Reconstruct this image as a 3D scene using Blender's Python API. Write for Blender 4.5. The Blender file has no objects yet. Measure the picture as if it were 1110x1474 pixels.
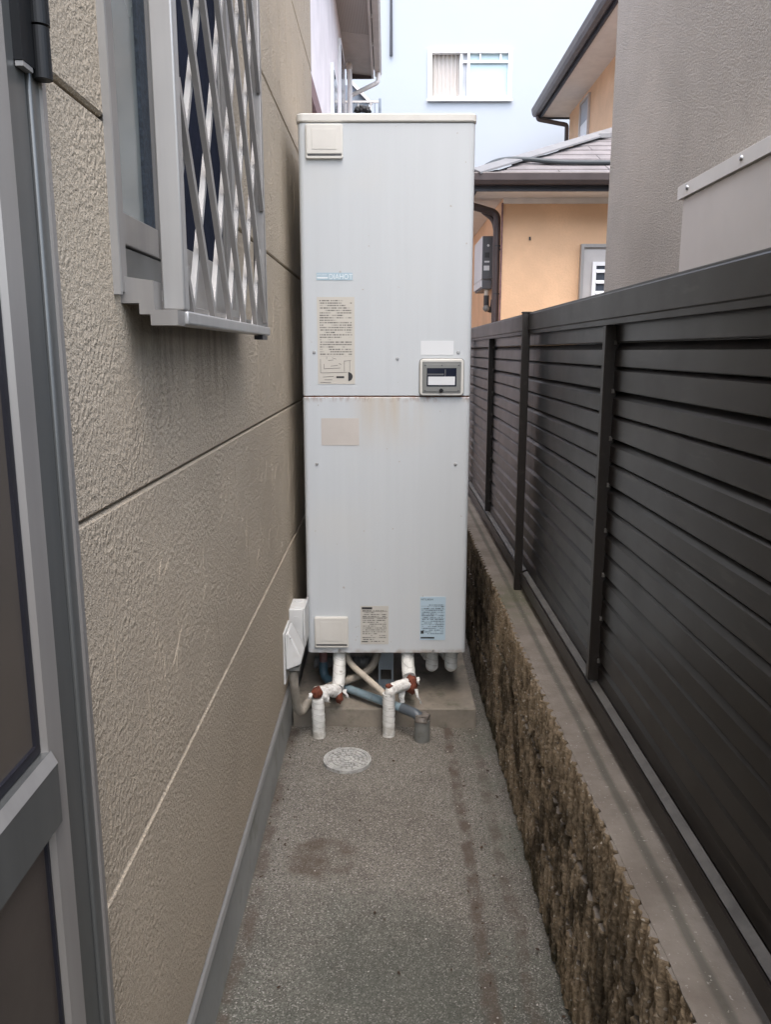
import bpy, bmesh, math, random
from mathutils import Vector, Matrix, noise
random.seed(7)
R = math.radians
SC = bpy.context.scene
COL = SC.collection

# ------------------------------------------------------------------ camera, light, exposure
cam_d = bpy.data.cameras.new('camera'); cam = bpy.data.objects.new('camera', cam_d); COL.objects.link(cam)
cam.location = (0, 0, 1.45)
cam.rotation_euler = (R(90) - math.atan(232/1170), 0, math.atan(3/1170))
cam_d.sensor_fit = 'VERTICAL'; cam_d.sensor_height = 36.0; cam_d.lens = 36.0*1170/1474
cam_d.clip_start = 0.02; cam_d.clip_end = 600
SC.camera = cam

w = bpy.data.worlds.new('World'); SC.world = w; w.use_nodes = True
wn = w.node_tree.nodes; wl = w.node_tree.links; wn.clear()
sky = wn.new('ShaderNodeTexSky'); sky.sky_type = 'NISHITA'; sky.sun_disc = False
SUN_EL, SUN_AZ = R(64), R(172)          # azimuth from +Y clockwise: overcast light, brightest to the right and behind the camera
sky.sun_elevation = SUN_EL; sky.sun_rotation = SUN_AZ
sky.air_density = 1.0; sky.dust_density = 3.0; sky.ozone_density = 1.0
bg = wn.new('ShaderNodeBackground'); bg.inputs[1].default_value = 0.15
out = wn.new('ShaderNodeOutputWorld'); wl.new(sky.outputs[0], bg.inputs[0]); wl.new(bg.outputs[0], out.inputs[0])

sd = bpy.data.lights.new('sun', 'SUN'); sd.energy = 1.5; sd.angle = R(100); sd.color = (1.0, 0.99, 0.975)
sun = bpy.data.objects.new('sun', sd); COL.objects.link(sun)
sdir = Vector((math.sin(SUN_AZ)*math.cos(SUN_EL), math.cos(SUN_AZ)*math.cos(SUN_EL), math.sin(SUN_EL)))
sun.rotation_euler = sdir.to_track_quat('Z', 'Y').to_euler()

SC.view_settings.view_transform = 'Standard'; SC.view_settings.look = 'None'
SC.view_settings.gamma = 1.0; SC.view_settings.use_curve_mapping = False
SC.view_settings.exposure = 1.68
SC.cycles.max_bounces = 8; SC.cycles.diffuse_bounces = 5

# ------------------------------------------------------------------ object helpers
WL = {}                                                 # world location of every object that may parent others
def link(o, parent, loc):
    COL.objects.link(o)
    if parent is not None:
        o.parent = parent; o.location = Vector(loc) - WL[parent.name]
    else:
        o.location = loc
    WL[o.name] = Vector(loc)
    return o
def tag(o, label=None, cat=None, group=None, kind=None):
    if label: o['label'] = label
    if cat: o['category'] = cat
    if group: o['group'] = group
    if kind: o['kind'] = kind
    return o
def thing(name, loc, label, cat, group=None):
    o = bpy.data.objects.new(name, None); o.empty_display_size = .1
    link(o, None, loc); return tag(o, label, cat, group)
def mk(name, V, F, mat, parent=None, smooth=False, loc=None):
    """verts in world space -> one mesh object whose origin is its own middle"""
    V = [Vector(v) for v in V]
    if loc is None:
        lo = Vector((min(v.x for v in V), min(v.y for v in V), min(v.z for v in V)))
        hi = Vector((max(v.x for v in V), max(v.y for v in V), max(v.z for v in V)))
        loc = (lo+hi)/2
    me = bpy.data.meshes.new(name); me.from_pydata([v-Vector(loc) for v in V], [], F); 
    if mat: me.materials.append(mat)
    if smooth:
        for p in me.polygons: p.use_smooth = True
    me.update()
    return link(bpy.data.objects.new(name, me), parent, loc)
def dup(o, name, parent, loc):
    c = bpy.data.objects.new(name, o.data)
    return link(c, parent, loc)
def fixn(o):
    bm = bmesh.new(); bm.from_mesh(o.data); bmesh.ops.recalc_face_normals(bm, faces=bm.faces); bm.to_mesh(o.data); bm.free(); return o
BF = [(0,3,2,1),(4,5,6,7),(0,1,5,4),(1,2,6,5),(2,3,7,6),(3,0,4,7)]
def box(name, x0, x1, y0, y1, z0, z1, mat, parent=None, bev=0.0, seg=2, edges=None):
    V = [(x0,y0,z0),(x1,y0,z0),(x1,y1,z0),(x0,y1,z0),(x0,y0,z1),(x1,y0,z1),(x1,y1,z1),(x0,y1,z1)]
    o = mk(name, V, BF, mat, parent)
    if bev: bevel(o, bev, seg, edges)
    return o
def bevel(o, b, seg=2, edges=None):
    bm = bmesh.new(); bm.from_mesh(o.data)
    es = bm.edges[:] 
    if edges == 'z': es = [e for e in es if abs((e.verts[0].co-e.verts[1].co).normalized().z) > .99]
    res = bmesh.ops.bevel(bm, geom=es, offset=b, segments=seg, affect='EDGES', profile=.5)
    for f in res['faces']: f.smooth = seg > 1
    bm.to_mesh(o.data); bm.free()
    return o
class Acc:
    def __init__(s): s.V = []; s.F = []
    def add(s, V, F):
        n = len(s.V); s.V += [tuple(v) for v in V]; s.F += [tuple(i+n for i in f) for f in F]; return s
    def box(s, x0, x1, y0, y1, z0, z1):
        return s.add([(x0,y0,z0),(x1,y0,z0),(x1,y1,z0),(x0,y1,z0),(x0,y0,z1),(x1,y0,z1),(x1,y1,z1),(x0,y1,z1)], BF)
    def bar(s, p, q, wv, dv):
        p, q, wv, dv = Vector(p), Vector(q), Vector(wv)/2, Vector(dv)/2
        return s.add([p-wv-dv,p+wv-dv,p+wv+dv,p-wv+dv,q-wv-dv,q+wv-dv,q+wv+dv,q-wv+dv], BF)
    def mk(s, name, mat, parent=None, smooth=False): return fixn(mk(name, s.V, s.F, mat, parent, smooth))
def prism(name, poly, axis, a0, a1, mat, parent=None, bev=0):
    """polygon in the two other axes, extruded along axis"""
    def pt(p, a):
        if axis == 'y': return (p[0], a, p[1])
        if axis == 'x': return (a, p[0], p[1])
        return (p[0], p[1], a)
    n = len(poly); V = [pt(p, a0) for p in poly]+[pt(p, a1) for p in poly]
    F = [tuple(range(n)), tuple(range(2*n-1, n-1, -1))]+[(i, i+n, (i+1) % n+n, (i+1) % n) for i in range(n)]
    o = fixn(mk(name, V, F, mat, parent))
    if bev: bevel(o, bev, 2)
    return o
def rrect(x0, x1, z0, z1, r, n=4):
    P = []
    for cx, cz, a in ((x1-r, z1-r, 0), (x0+r, z1-r, 90), (x0+r, z0+r, 180), (x1-r, z0+r, 270)):
        for k in range(n+1):
            t = R(a+90*k/n); P.append((cx+r*math.cos(t), cz+r*math.sin(t)))
    return P
def smooth_path(pts, sub=8):
    P = [Vector(p) for p in pts]
    if len(P) < 3: return [P[0].lerp(P[1], k/sub) for k in range(sub+1)]
    Q = [2*P[0]-P[1]]+P+[2*P[-1]-P[-2]]; out = []
    for i in range(1, len(Q)-2):
        a, b, c, d = Q[i-1:i+3]
        for k in range(sub):
            t = k/sub
            out.append(.5*((2*b)+(c-a)*t+(2*a-5*b+4*c-d)*t*t+(3*b-3*c+d-a)*t**3))
    out.append(P[-1]); return out
def corner_path(pts, r=.03, n=5, step=None):
    """straight runs joined by round bends"""
    P = [Vector(p) for p in pts]; out = [P[0]]
    for i in range(1, len(P)-1):
        a = (P[i-1]-P[i]); b = (P[i+1]-P[i]); d = min(r, a.length*.49, b.length*.49)
        s, e = P[i]+a.normalized()*d, P[i]+b.normalized()*d
        for k in range(n+1):
            t = k/n; out.append(s*(1-t)**2+P[i]*2*t*(1-t)+e*t*t)
    out.append(P[-1])
    if step:
        o2 = [out[0]]
        for a, b in zip(out, out[1:]):
            m = max(1, int((b-a).length/step))
            o2 += [a.lerp(b, (k+1)/m) for k in range(m)]
        out = o2
    return out
def tube_geo(path, r, n=12, rf=None):
    V, F = [], []; path = [Vector(p) for p in path]
    T0 = (path[1]-path[0]).normalized()
    u = T0.orthogonal().normalized(); L = 0
    for i, p in enumerate(path):
        t = (path[min(i+1, len(path)-1)]-path[max(i-1, 0)]).normalized()
        u = (u-t*u.dot(t)).normalized(); v = t.cross(u)
        if i: L += (p-path[i-1]).length
        for k in range(n):
            a = 2*math.pi*k/n
            rr = r*(rf(L, a, i) if rf else 1)
            V.append(p+u*(rr*math.cos(a))+v*(rr*math.sin(a)))
    m = len(path)
    for i in range(m-1):
        for k in range(n):
            F.append((i*n+k, i*n+(k+1) % n, (i+1)*n+(k+1) % n, (i+1)*n+k))
    F.append(tuple(range(n-1, -1, -1))); F.append(tuple((m-1)*n+k for k in range(n)))
    return V, F
def tube(name, path, r, mat, parent=None, n=12, rf=None):
    V, F = tube_geo(path, r, n, rf); o = mk(name, V, F, mat, parent, smooth=True)
    caps = o.data.polygons[-2:]; keys = set()
    for p in caps: p.use_smooth = False; keys.update(p.edge_keys)
    for e in o.data.edges:
        if e.key in keys: e.use_edge_sharp = True
    return o
def disc_y(name, cx, y, cz, r, d, mat, parent, n=14):
    """short cylinder facing -Y with a rounded rim"""
    return tube(name, [(cx,y,cz),(cx,y-d*.7,cz),(cx,y-d,cz)], r, mat, parent, n, lambda L,a,i: (1,1,.7)[i])

# ------------------------------------------------------------------ material helpers
class NT:
    def __init__(s, name):
        s.m = bpy.data.materials.new(name); s.m.use_nodes = True
        s.t = s.m.node_tree; s.n = s.t.nodes; s.b = s.n['Principled BSDF']
        s.pos = s.n.new('ShaderNodeNewGeometry').outputs['Position']
    def _in(s, sock, v):
        if hasattr(v, 'is_output') or isinstance(v, bpy.types.NodeSocket): s.t.links.new(v, sock)
        elif isinstance(v, (tuple, list)) and len(v) == 3 and sock.type == 'RGBA': sock.default_value = (*v, 1)
        else: sock.default_value = v
    def math(s, op, a, b=0.0, c=None, clamp=False):
        n = s.n.new('ShaderNodeMath'); n.operation = op; n.use_clamp = clamp
        s._in(n.inputs[0], a); s._in(n.inputs[1], b)
        if c is not None: s._in(n.inputs[2], c)
        return n.outputs[0]
    def xyz(s, vec=None):
        n = s.n.new('ShaderNodeSeparateXYZ'); s._in(n.inputs[0], s.pos if vec is None else vec); return n.outputs
    def map(s, scale=(1,1,1), vec=None, loc=(0,0,0), rot=(0,0,0)):
        n = s.n.new('ShaderNodeMapping'); s._in(n.inputs[0], s.pos if vec is None else vec)
        n.inputs['Scale'].default_value = scale; n.inputs['Location'].default_value = loc; n.inputs['Rotation'].default_value = rot
        return n.outputs[0]
    def noise(s, scale, detail=3, rough=.55, vec=None, dist=0):
        n = s.n.new('ShaderNodeTexNoise'); s._in(n.inputs['Vector'], s.pos if vec is None else vec)
        n.inputs['Scale'].default_value = scale; n.inputs['Detail'].default_value = detail
        n.inputs['Roughness'].default_value = rough; n.inputs['Distortion'].default_value = dist
        return n.outputs[0]
    def voro(s, scale, vec=None, feat='F1'):
        n = s.n.new('ShaderNodeTexVoronoi'); n.feature = feat; s._in(n.inputs['Vector'], s.pos if vec is None else vec)
        n.inputs['Scale'].default_value = scale; return n
    def ramp(s, f, stops):
        n = s.n.new('ShaderNodeValToRGB'); s._in(n.inputs[0], f); cr = n.color_ramp
        while len(cr.elements) < len(stops): cr.elements.new(.5)
        for e, (p, c) in zip(cr.elements, stops):
            e.position = p; e.color = (*c, 1) if isinstance(c, tuple) else (c, c, c, 1)
        return n.outputs[0]
    def smooth(s, f, a, b):
        n = s.n.new('ShaderNodeMapRange'); n.interpolation_type = 'SMOOTHSTEP'
        s._in(n.inputs[0], f); n.inputs[1].default_value = a; n.inputs[2].default_value = b
        return n.outputs[0]
    def mix(s, f, a, b, mode='MIX'):
        n = s.n.new('ShaderNodeMix'); n.data_type = 'RGBA'; n.blend_type = mode
        s._in(n.inputs[0], f); s._in(n.inputs[6], a); s._in(n.inputs[7], b); return n.outputs[2]
    def bump(s, h, strength, dist, prev=None):
        n = s.n.new('ShaderNodeBump'); s._in(n.inputs['Height'], h); n.inputs['Strength'].default_value = strength
        n.inputs['Distance'].default_value = dist
        if prev is not None: s.t.links.new(prev, n.inputs['Normal'])
        return n.outputs[0]
    def set(s, col=None, rough=None, metal=None, normal=None, spec=None):
        for k, v in (('Base Color', col), ('Roughness', rough), ('Metallic', metal), ('Normal', normal), ('Specular IOR Level', spec)):
            if v is not None: s._in(s.b.inputs[k], v)
        return s.m
def mul(c, k): return tuple(min(1, x*k) for x in c)
def pm(name, col, rough=.5, metal=0.0, var=.12, vs=6, bump=0.0, bs=60, bd=.003, spec=.5, dirt=None, stretch=(1,1,1)):
    t = NT(name)
    n = t.noise(vs, 4, .6, t.map(stretch))
    c = t.mix(t.smooth(n, .3, .7), mul(col, 1-var), mul(col, 1+var))
    if dirt:
        c = t.mix(t.math('MULTIPLY', t.smooth(t.noise(vs*2.3, 5, .65), .5, .75), dirt[1]), c, dirt[0])
    rr = t.math('ADD', t.math('MULTIPLY', t.noise(vs*3, 3), .2), rough-.1)
    nm = t.bump(t.noise(bs, 3), bump, bd) if bump else None
    return t.set(c, rr, metal, nm, spec)

# stucco finish of the near house: coarse flattened peel, a fine grain, soft tone drift
def stucco(name, col, s1=75, k1=.55, d1=.004, dark=.75):
    t = NT(name)
    a = t.noise(s1, 3, .55, dist=.4); b = t.noise(s1*3.4, 2); big = t.noise(2.2, 4)
    h = t.math('ADD', t.smooth(a, .38, .66), t.math('MULTIPLY', b, .35))
    c = t.mix(t.smooth(big, .3, .72), mul(col, .9), mul(col, 1.08))
    c = t.mix(t.math('MULTIPLY', t.smooth(a, .55, .35), .35), c, mul(col, dark))
    return t.set(c, .75, 0, t.bump(h, k1, d1), .25)
def siding():
    t = NT('beige_stucco_siding'); col = (.412, .350, .268)
    x, y, z = t.xyz()
    m = t.map((1, 1, .8))
    a = t.noise(130, 2, .5, m); b = t.noise(330, 3, .6); patch = t.smooth(t.noise(5.5, 3), .38, .62)
    h = t.math('ADD', t.math('MULTIPLY', t.smooth(a, .25, .75), t.math('ADD', t.math('MULTIPLY', patch, .42), .38)), t.math('MULTIPLY', b, .75))
    c = t.mix(t.smooth(t.noise(1.7, 4), .3, .7), mul(col, .92), mul(col, 1.06))
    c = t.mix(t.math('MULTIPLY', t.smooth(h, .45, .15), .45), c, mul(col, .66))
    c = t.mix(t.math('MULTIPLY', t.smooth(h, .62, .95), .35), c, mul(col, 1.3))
    # drip stains under the window
    st = t.smooth(t.noise(9, 4, .7, t.map((1, 3, .35))), .42, .7)
    reg = t.math('MULTIPLY', t.math('MULTIPLY', t.smooth(z, 1.2, 1.5), t.smooth(z, 1.56, 1.5)), t.math('MULTIPLY', t.smooth(y, 1.12, 1.28), t.smooth(y, 2.08, 1.85)))
    c = t.mix(t.math('MULTIPLY', t.math('MULTIPLY', st, reg), .45), c, (.075, .062, .05))
    return t.set(c, .72, 0, t.bump(h, .9, .0048), .2)
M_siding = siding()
M_mark = stucco('trowel_mark_stucco', (.36, .315, .262), 120, .3, .002)
M_backing = pm('dark_backing', (.05, .047, .042), .9)
M_base = pm('painted_foundation', (.30, .308, .295), .7, var=.15, vs=3, bump=.25, bs=90, bd=.002, dirt=((.16, .165, .12), .6))
M_drip = pm('pale_drip_metal', (.34, .34, .33), .4, .5, var=.08)
M_alu = pm('satin_aluminium', (.30, .285, .268), .42, .55, var=.07, vs=3, stretch=(8, 8, .4))
M_aludk = pm('grey_bronze_aluminium', (.118, .122, .118), .38, .45, var=.08, vs=3, stretch=(8, 8, .4))
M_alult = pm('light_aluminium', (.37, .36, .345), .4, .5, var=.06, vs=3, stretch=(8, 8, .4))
M_seal = pm('black_rubber_seal', (.012, .012, .017), .45)
M_black = pm('black_hinge_paint', (.008, .009, .010), .5, var=.2, spec=.3)
M_door1 = pm('smoky_door_pane', (.085, .072, .06), .2, 0, var=.1, vs=2, spec=.55)
M_door2 = pm('brown_door_board', (.062, .05, .042), .42, 0, var=.12, vs=4, bump=.1, bs=300, bd=.001)
M_frost = pm('frosted_window_glass', (.22, .245, .235), .25, 0, var=.05, vs=2, spec=.6)
M_glassd = pm('dark_window_glass', (.010, .014, .028), .12, 0, var=.1, spec=.3)
M_screen = pm('navy_insect_screen', (.014, .018, .034), .85, 0, var=.15, vs=30, spec=.08)
M_green = pm('green_sealant_strip', (.045, .075, .062), .5, var=.35, vs=40)
M_mesh = pm('blue_brush_strip', (.028, .04, .055), .7, var=.4, vs=120, bump=.5, bs=300)

# heater panels: faint vertical streaks and rust along the seam
def heater_mat():
    t = NT('heater_white_enamel'); x, y, z = t.xyz()
    col = (.517, .545, .559)
    st = t.noise(4, 4, .6, t.map((6, 1, .25)))
    c = t.mix(t.smooth(st, .25, .75), mul(col, .975), mul(col, 1.015))
    yel = t.math('MULTIPLY', t.smooth(t.noise(2.3, 4), .5, .72), .13)
    c = t.mix(yel, c, (.62, .58, .49))
    # rust runs below the seam
    wob = t.noise(7, 3, .55, t.map((2.0, 1, .15)))
    run = t.math('MULTIPLY', t.math('MULTIPLY', t.smooth(z, 1.03, 1.275), t.smooth(z, 1.284, 1.28)), t.smooth(wob, .2, .8))
    rx = t.math('MULTIPLY', t.smooth(x, -.17, -.01), t.smooth(x, .19, .05))
    c = t.mix(t.math('MULTIPLY', t.math('MULTIPLY', run, rx), .85), c, (.47, .37, .24))
    near = t.math('MULTIPLY', t.smooth(z, 1.255, 1.28), t.smooth(t.noise(24, 4, .7, t.map((1.5, 1, .5))), .46, .62))
    near = t.math('MULTIPLY', near, t.smooth(z, 1.289, 1.284))
    c = t.mix(t.math('MULTIPLY', near, .5), c, (.22, .095, .04))
    # a few chips with rust
    ch = t.smooth(t.noise(38, 2), .735, .75)
    c = t.mix(t.math('MULTIPLY', ch, .6), c, (.35, .3, .25))
    foot = t.math('MULTIPLY', t.smooth(z, .30, .279), t.smooth(t.noise(20, 4), .4, .65))
    c = t.mix(t.math('MULTIPLY', foot, .6), c, (.25, .17, .1))
    return t.set(c, t.math('ADD', t.math('MULTIPLY', t.noise(8, 3), .1), .45), 0, t.bump(t.noise(3.0, 2), .08, .002), .3)
M_heat = heater_mat()
M_seam = pm('rusty_seam', (.10, .038, .018), .8, var=.5, vs=25)
M_cream = pm('cream_plastic', (.60, .585, .54), .45, var=.05)
M_white = pm('white_plastic', (.60, .61, .60), .45, var=.05, dirt=((.4, .38, .33), .3))
M_sticker = pm('white_sticker', (.64, .66, .67), .5, var=.02)
M_tape = pm('beige_sticker', (.50, .465, .425), .55, var=.04)
M_grey = pm('grey_breaker_lid', (.19, .195, .185), .42, var=.06)
M_screw = pm('zinc_screw', (.45, .45, .45), .35, .8)
M_ink = pm('black_print', (.025, .025, .027), .5)
M_wtext = pm('white_print', (.75, .80, .82), .5)
M_logo = pm('pale_blue_plate', (.36, .48, .55), .5, var=.05)
def printed(name, paper, ink, rows, wscale, thr=.47, strength=.8, seed=0.0, z0=0.0, z1=1.0):
    """flat print: rows of fine unreadable lettering on a sticker"""
    t = NT(name)
    g = t.n.new('ShaderNodeTexCoord').outputs['Generated']
    x, y, z = t.xyz(g)
    r = t.math('MULTIPLY', z, rows); row = t.math('FLOOR', r); fr = t.math('FRACT', r)
    line = t.math('MULTIPLY', t.smooth(fr, .2, .34), t.smooth(fr, .84, .7))
    cb = t.n.new('ShaderNodeCombineXYZ'); t._in(cb.inputs[0], t.math('MULTIPLY', x, wscale)); t._in(cb.inputs[1], t.math('MULTIPLY', row, 7.31)); cb.inputs[2].default_value = seed
    txt = t.smooth(t.noise(1, 2, .6, cb.outputs[0]), thr-.06, thr+.06)
    cb2 = t.n.new('ShaderNodeCombineXYZ'); t._in(cb2.inputs[0], t.math('MULTIPLY', x, 2.2)); t._in(cb2.inputs[1], t.math('MULTIPLY', row, 3.7)); cb2.inputs[2].default_value = seed+4
    blk = t.smooth(t.noise(1, 1, .5, cb2.outputs[0]), .38, .46)
    mg = t.math('MULTIPLY', t.smooth(x, .05, .08), t.smooth(x, .95, .90))
    zz = t.math('MULTIPLY', t.smooth(z, z0, z0+.01), t.smooth(z, z1, z1-.01))
    f = t.math('MULTIPLY', t.math('MULTIPLY', line, txt), t.math('MULTIPLY', t.math('MULTIPLY', mg, blk), zz))
    return t.set(t.mix(t.math('MULTIPLY', f, strength), paper, ink), .5, 0, None, .3)
M_lab1 = printed('caution_label_print', (.53, .505, .45), (.05, .05, .045), 36, 60, .47, .85, 1.0, .32, .97)
M_lab2 = printed('small_label_print', (.50, .485, .44), (.06, .06, .055), 20, 36, .47, .85, 3.0, .03, .9)
M_lab3 = printed('blue_label_print', (.42, .54, .62), (.05, .06, .08), 24, 32, .47, .85, 6.0, .12, .84)

# pipes
def wrap_mat():
    t = NT('white_lagging_tape'); x, y, z = t.xyz()
    c = t.mix(t.smooth(t.noise(20, 4), .3, .7), (.62, .63, .60), (.76, .76, .73))
    sm = t.math('FRACT', t.math('DIVIDE', t.math('ADD', t.math('ADD', z, t.math('MULTIPLY', x, .22)), t.math('MULTIPLY', t.noise(12, 2), .02)), .0235))
    c = t.mix(t.math('MULTIPLY', t.smooth(sm, .13, .02), .5), c, (.26, .25, .22))
    cr = t.smooth(t.noise(38, 5, .75, t.map((1, 1, 1.5))), .60, .66)
    c = t.mix(t.math('MULTIPLY', cr, .55), c, (.20, .17, .14))
    dirt = t.math('MULTIPLY', t.smooth(z, .08, 0), t.smooth(t.noise(30, 4), .35, .65))
    c = t.mix(t.math('MULTIPLY', dirt, .6), c, (.3, .27, .21))
    return t.set(c, .55, 0, t.bump(t.noise(45, 4, .6), .8, .006), .4)
M_wrap = wrap_mat()
M_flaky = pm('torn_white_tape', (.70, .70, .67), .6, var=.15, vs=40, bump=.9, bs=60, bd=.006, dirt=((.2, .12, .08), .8))
M_tapebr = pm('grimy_crumpled_tape', (.13, .115, .10), .5, var=.4, vs=50, bump=.8, bs=90, bd=.005)
M_rust = pm('rust_brown_joint', (.135, .036, .018), .8, var=.4, vs=45, bump=.9, bs=110, bd=.004)
M_blue = pm('blue_grey_pvc', (.20, .275, .315), .42, var=.1, vs=12, dirt=((.15, .15, .13), .5))
M_bluedk = pm('dark_blue_elbow', (.045, .09, .12), .45, var=.2, vs=14)
M_slate = pm('dark_slate_pvc', (.075, .09, .105), .4, var=.15)
M_pink = pm('faded_pink_joint', (.20, .105, .10), .55, var=.3, vs=30)
M_pvcgrey = pm('grey_pvc', (.165, .17, .16), .5, var=.1, vs=12, dirt=((.10, .09, .07), .6))
M_hose = pm('beige_hose', (.46, .41, .34), .6, var=.1, vs=20, dirt=((.25, .21, .16), .5))
M_cond = pm('taupe_flexible_conduit', (.26, .235, .195), .6, var=.15, vs=15)
M_legm = pm('blue_grey_steel', (.23, .27, .30), .45, .3, var=.1)
M_duct = pm('ribbed_grey_duct', (.12, .12, .118), .6)

# concrete
def floor_mat(name, dark=1.0, mossy=0.0):
    t = NT(name); x, y, z = t.xyz()
    v = t.voro(320); vc = v.outputs['Color']
    g = t.n.new('ShaderNodeSeparateColor'); t._in(g.inputs[0], vc)
    big = t.noise(2.4, 5, .6); mid = t.noise(11, 5, .65)
    base = t.mix(t.smooth(big, .35, .65), mul((.150, .136, .115), dark), mul((.190, .177, .152), dark))
    # damp greenish zone nearest the camera, browner towards the heater
    gz = t.smooth(t.math('ADD', y, t.math('MULTIPLY', t.noise(3, 4), .9)), 2.65, 1.9)
    base = t.mix(t.math('MULTIPLY', gz, .85), base, mul((.104, .110, .090), dark))
    base = t.mix(t.math('MULTIPLY', t.smooth(mid, .48, .75), .55), base, mul((.085, .074, .062), dark))
    grain = t.smooth(g.outputs[0], .0, 1.0)
    c = t.mix(.75, base, t.mix(grain, mul((.04, .038, .034), dark), mul((.34, .32, .29), dark)), 'MIX') if False else t.mix(t.math('MULTIPLY', t.smooth(g.outputs[0], .6, .05), .75), base, mul((.055, .05, .044), dark))
    c = t.mix(t.math('MULTIPLY', t.smooth(g.outputs[1], .72, .96), .6), c, (.34, .32, .29))
    c = t.mix(t.math('MULTIPLY', t.smooth(g.outputs[2], .985, .993), .6), c, (.50, .48, .45))
    # brown ring stain
    dx = t.math('SUBTRACT', x, -.20); dy = t.math('SUBTRACT', y, 2.13)
    d = t.math('SQRT', t.math('ADD', t.math('MULTIPLY', dx, dx), t.math('MULTIPLY', t.math('MULTIPLY', dy, dy), 1.2)))
    d = t.math('ADD', d, t.math('MULTIPLY', t.math('SUBTRACT', t.noise(14, 4), .5), .09))
    c = t.mix(t.math('MULTIPLY', t.math('MULTIPLY', t.smooth(d, .125, .085), t.smooth(mid, .3, .62)), .65), c, (.072, .052, .037))
    dx2 = t.math('SUBTRACT', x, .02); dy2 = t.math('SUBTRACT', y, 1.62)
    d2 = t.math('SQRT', t.math('ADD', t.math('MULTIPLY', dx2, dx2), t.math('MULTIPLY', dy2, dy2)))
    d2 = t.math('ADD', d2, t.math('MULTIPLY', t.math('SUBTRACT', t.noise(6, 5, .7), .5), .6))
    c = t.mix(t.math('MULTIPLY', t.smooth(d2, .42, .04), .42), c, (.045, .05, .042))
    # dirt bands running along the block wall
    xx = t.math('ADD', x, t.math('MULTIPLY', t.math('SUBTRACT', t.noise(7, 4), .5), .06))
    for c0, wd, k in ((.235, .026, .8), (.335, .026, .62), (-.37, .035, .7)):
        bnd = t.smooth(t.math('ABSOLUTE', t.math('SUBTRACT', xx, c0)), wd, wd*.35)
        c = t.mix(t.math('MULTIPLY', t.math('MULTIPLY', bnd, t.smooth(t.noise(9, 5, .7), .36, .6)), k), c, (.082, .062, .048))
    gm = t.math('MULTIPLY', t.smooth(x, .24, .38), t.smooth(t.noise(4, 4), .4, .65))
    c = t.mix(t.math('MULTIPLY', gm, .5), c, (.10, .112, .085))
    h = t.math('ADD', t.math('MULTIPLY', g.outputs[0], .6), t.math('MULTIPLY', t.noise(60, 3), .6))
    return t.set(c, .82, 0, t.bump(h, .5, .0035), .25)
M_floor = floor_mat('exposed_aggregate_concrete')
M_plinth = pm('smooth_plinth_concrete', (.215, .19, .155), .85, var=.2, vs=7, bump=.5, bs=120, bd=.002, dirt=((.08, .085, .06), .75))
M_ground = pm('bare_earth', (.12, .10, .08), .95, var=.3, vs=3, bump=.5, bs=20)
def block_mat():
    t = NT('split_face_block'); x, y, z = t.xyz()
    c = t.mix(t.smooth(t.noise(5, 5, .65), .3, .7), (.235, .178, .115), (.34, .268, .185))
    v = t.voro(210); g = t.n.new('ShaderNodeSeparateColor'); t._in(g.inputs[0], v.outputs['Color'])
    c = t.mix(t.math('MULTIPLY', t.smooth(g.outputs[0], .4, .1), .35), c, (.07, .052, .034))
    c = t.mix(t.math('MULTIPLY', t.smooth(g.outputs[1], .955, .975), .8), c, (.55, .51, .45))
    mold = t.math('MULTIPLY', t.smooth(t.noise(7, 5, .72, t.map((1, 1, .7))), .44, .60), t.smooth(z, .57, .36))
    c = t.mix(t.math('MULTIPLY', mold, .85), c, (.028, .022, .015))
    c = t.mix(t.math('MULTIPLY', t.smooth(t.noise(75, 4, .75), .52, .70), .6), c, (.07, .052, .033))
    c = t.mix(t.math('MULTIPLY', t.smooth(t.noise(110, 3, .7, t.map((1, 1, .9), loc=(3, 1, 2))), .58, .72), .55), c, (.36, .30, .22))
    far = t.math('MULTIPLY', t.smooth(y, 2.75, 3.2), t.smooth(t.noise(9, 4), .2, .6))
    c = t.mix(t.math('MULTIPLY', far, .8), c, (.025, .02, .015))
    moss = t.math('MULTIPLY', t.smooth(z, .10, .0), t.smooth(t.noise(12, 4), .4, .6))
    c = t.mix(t.math('MULTIPLY', moss, .6), c, (.03, .032, .016))
    return t.set(c, .9, 0, t.bump(t.math('ADD', t.noise(140, 4, .75), t.math('MULTIPLY', g.outputs[0], .45)), .9, .004), .15)
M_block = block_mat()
def coping_mat():
    t = NT('weathered_coping_mortar'); x, y, z = t.xyz()
    c = t.mix(t.smooth(t.noise(7, 5, .65), .3, .7), (.155, .132, .110), (.225, .198, .168))
    xx = t.math('ADD', x, t.math('MULTIPLY', t.math('SUBTRACT', t.noise(3, 4), .5), .012))
    c = t.mix(t.math('MULTIPLY', t.smooth(t.math('ABSOLUTE', t.math('SUBTRACT', xx, .462)), .014, .003), .55), c, (.055, .058, .045))
    dy = t.math('ABSOLUTE', t.math('SUBTRACT', y, 2.8))
    c = t.mix(t.math('MULTIPLY', t.math('MULTIPLY', t.smooth(dy, .35, .05), t.smooth(t.noise(14, 4), .3, .6)), .6), c, (.07, .075, .035))
    c = t.mix(t.math('MULTIPLY', t.smooth(t.noise(150, 2), .66, .72), .6), c, (.38, .36, .32))
    return t.set(c, .9, 0, t.bump(t.noise(130, 4, .7), .6, .003), .2)
M_cope = coping_mat()

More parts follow.
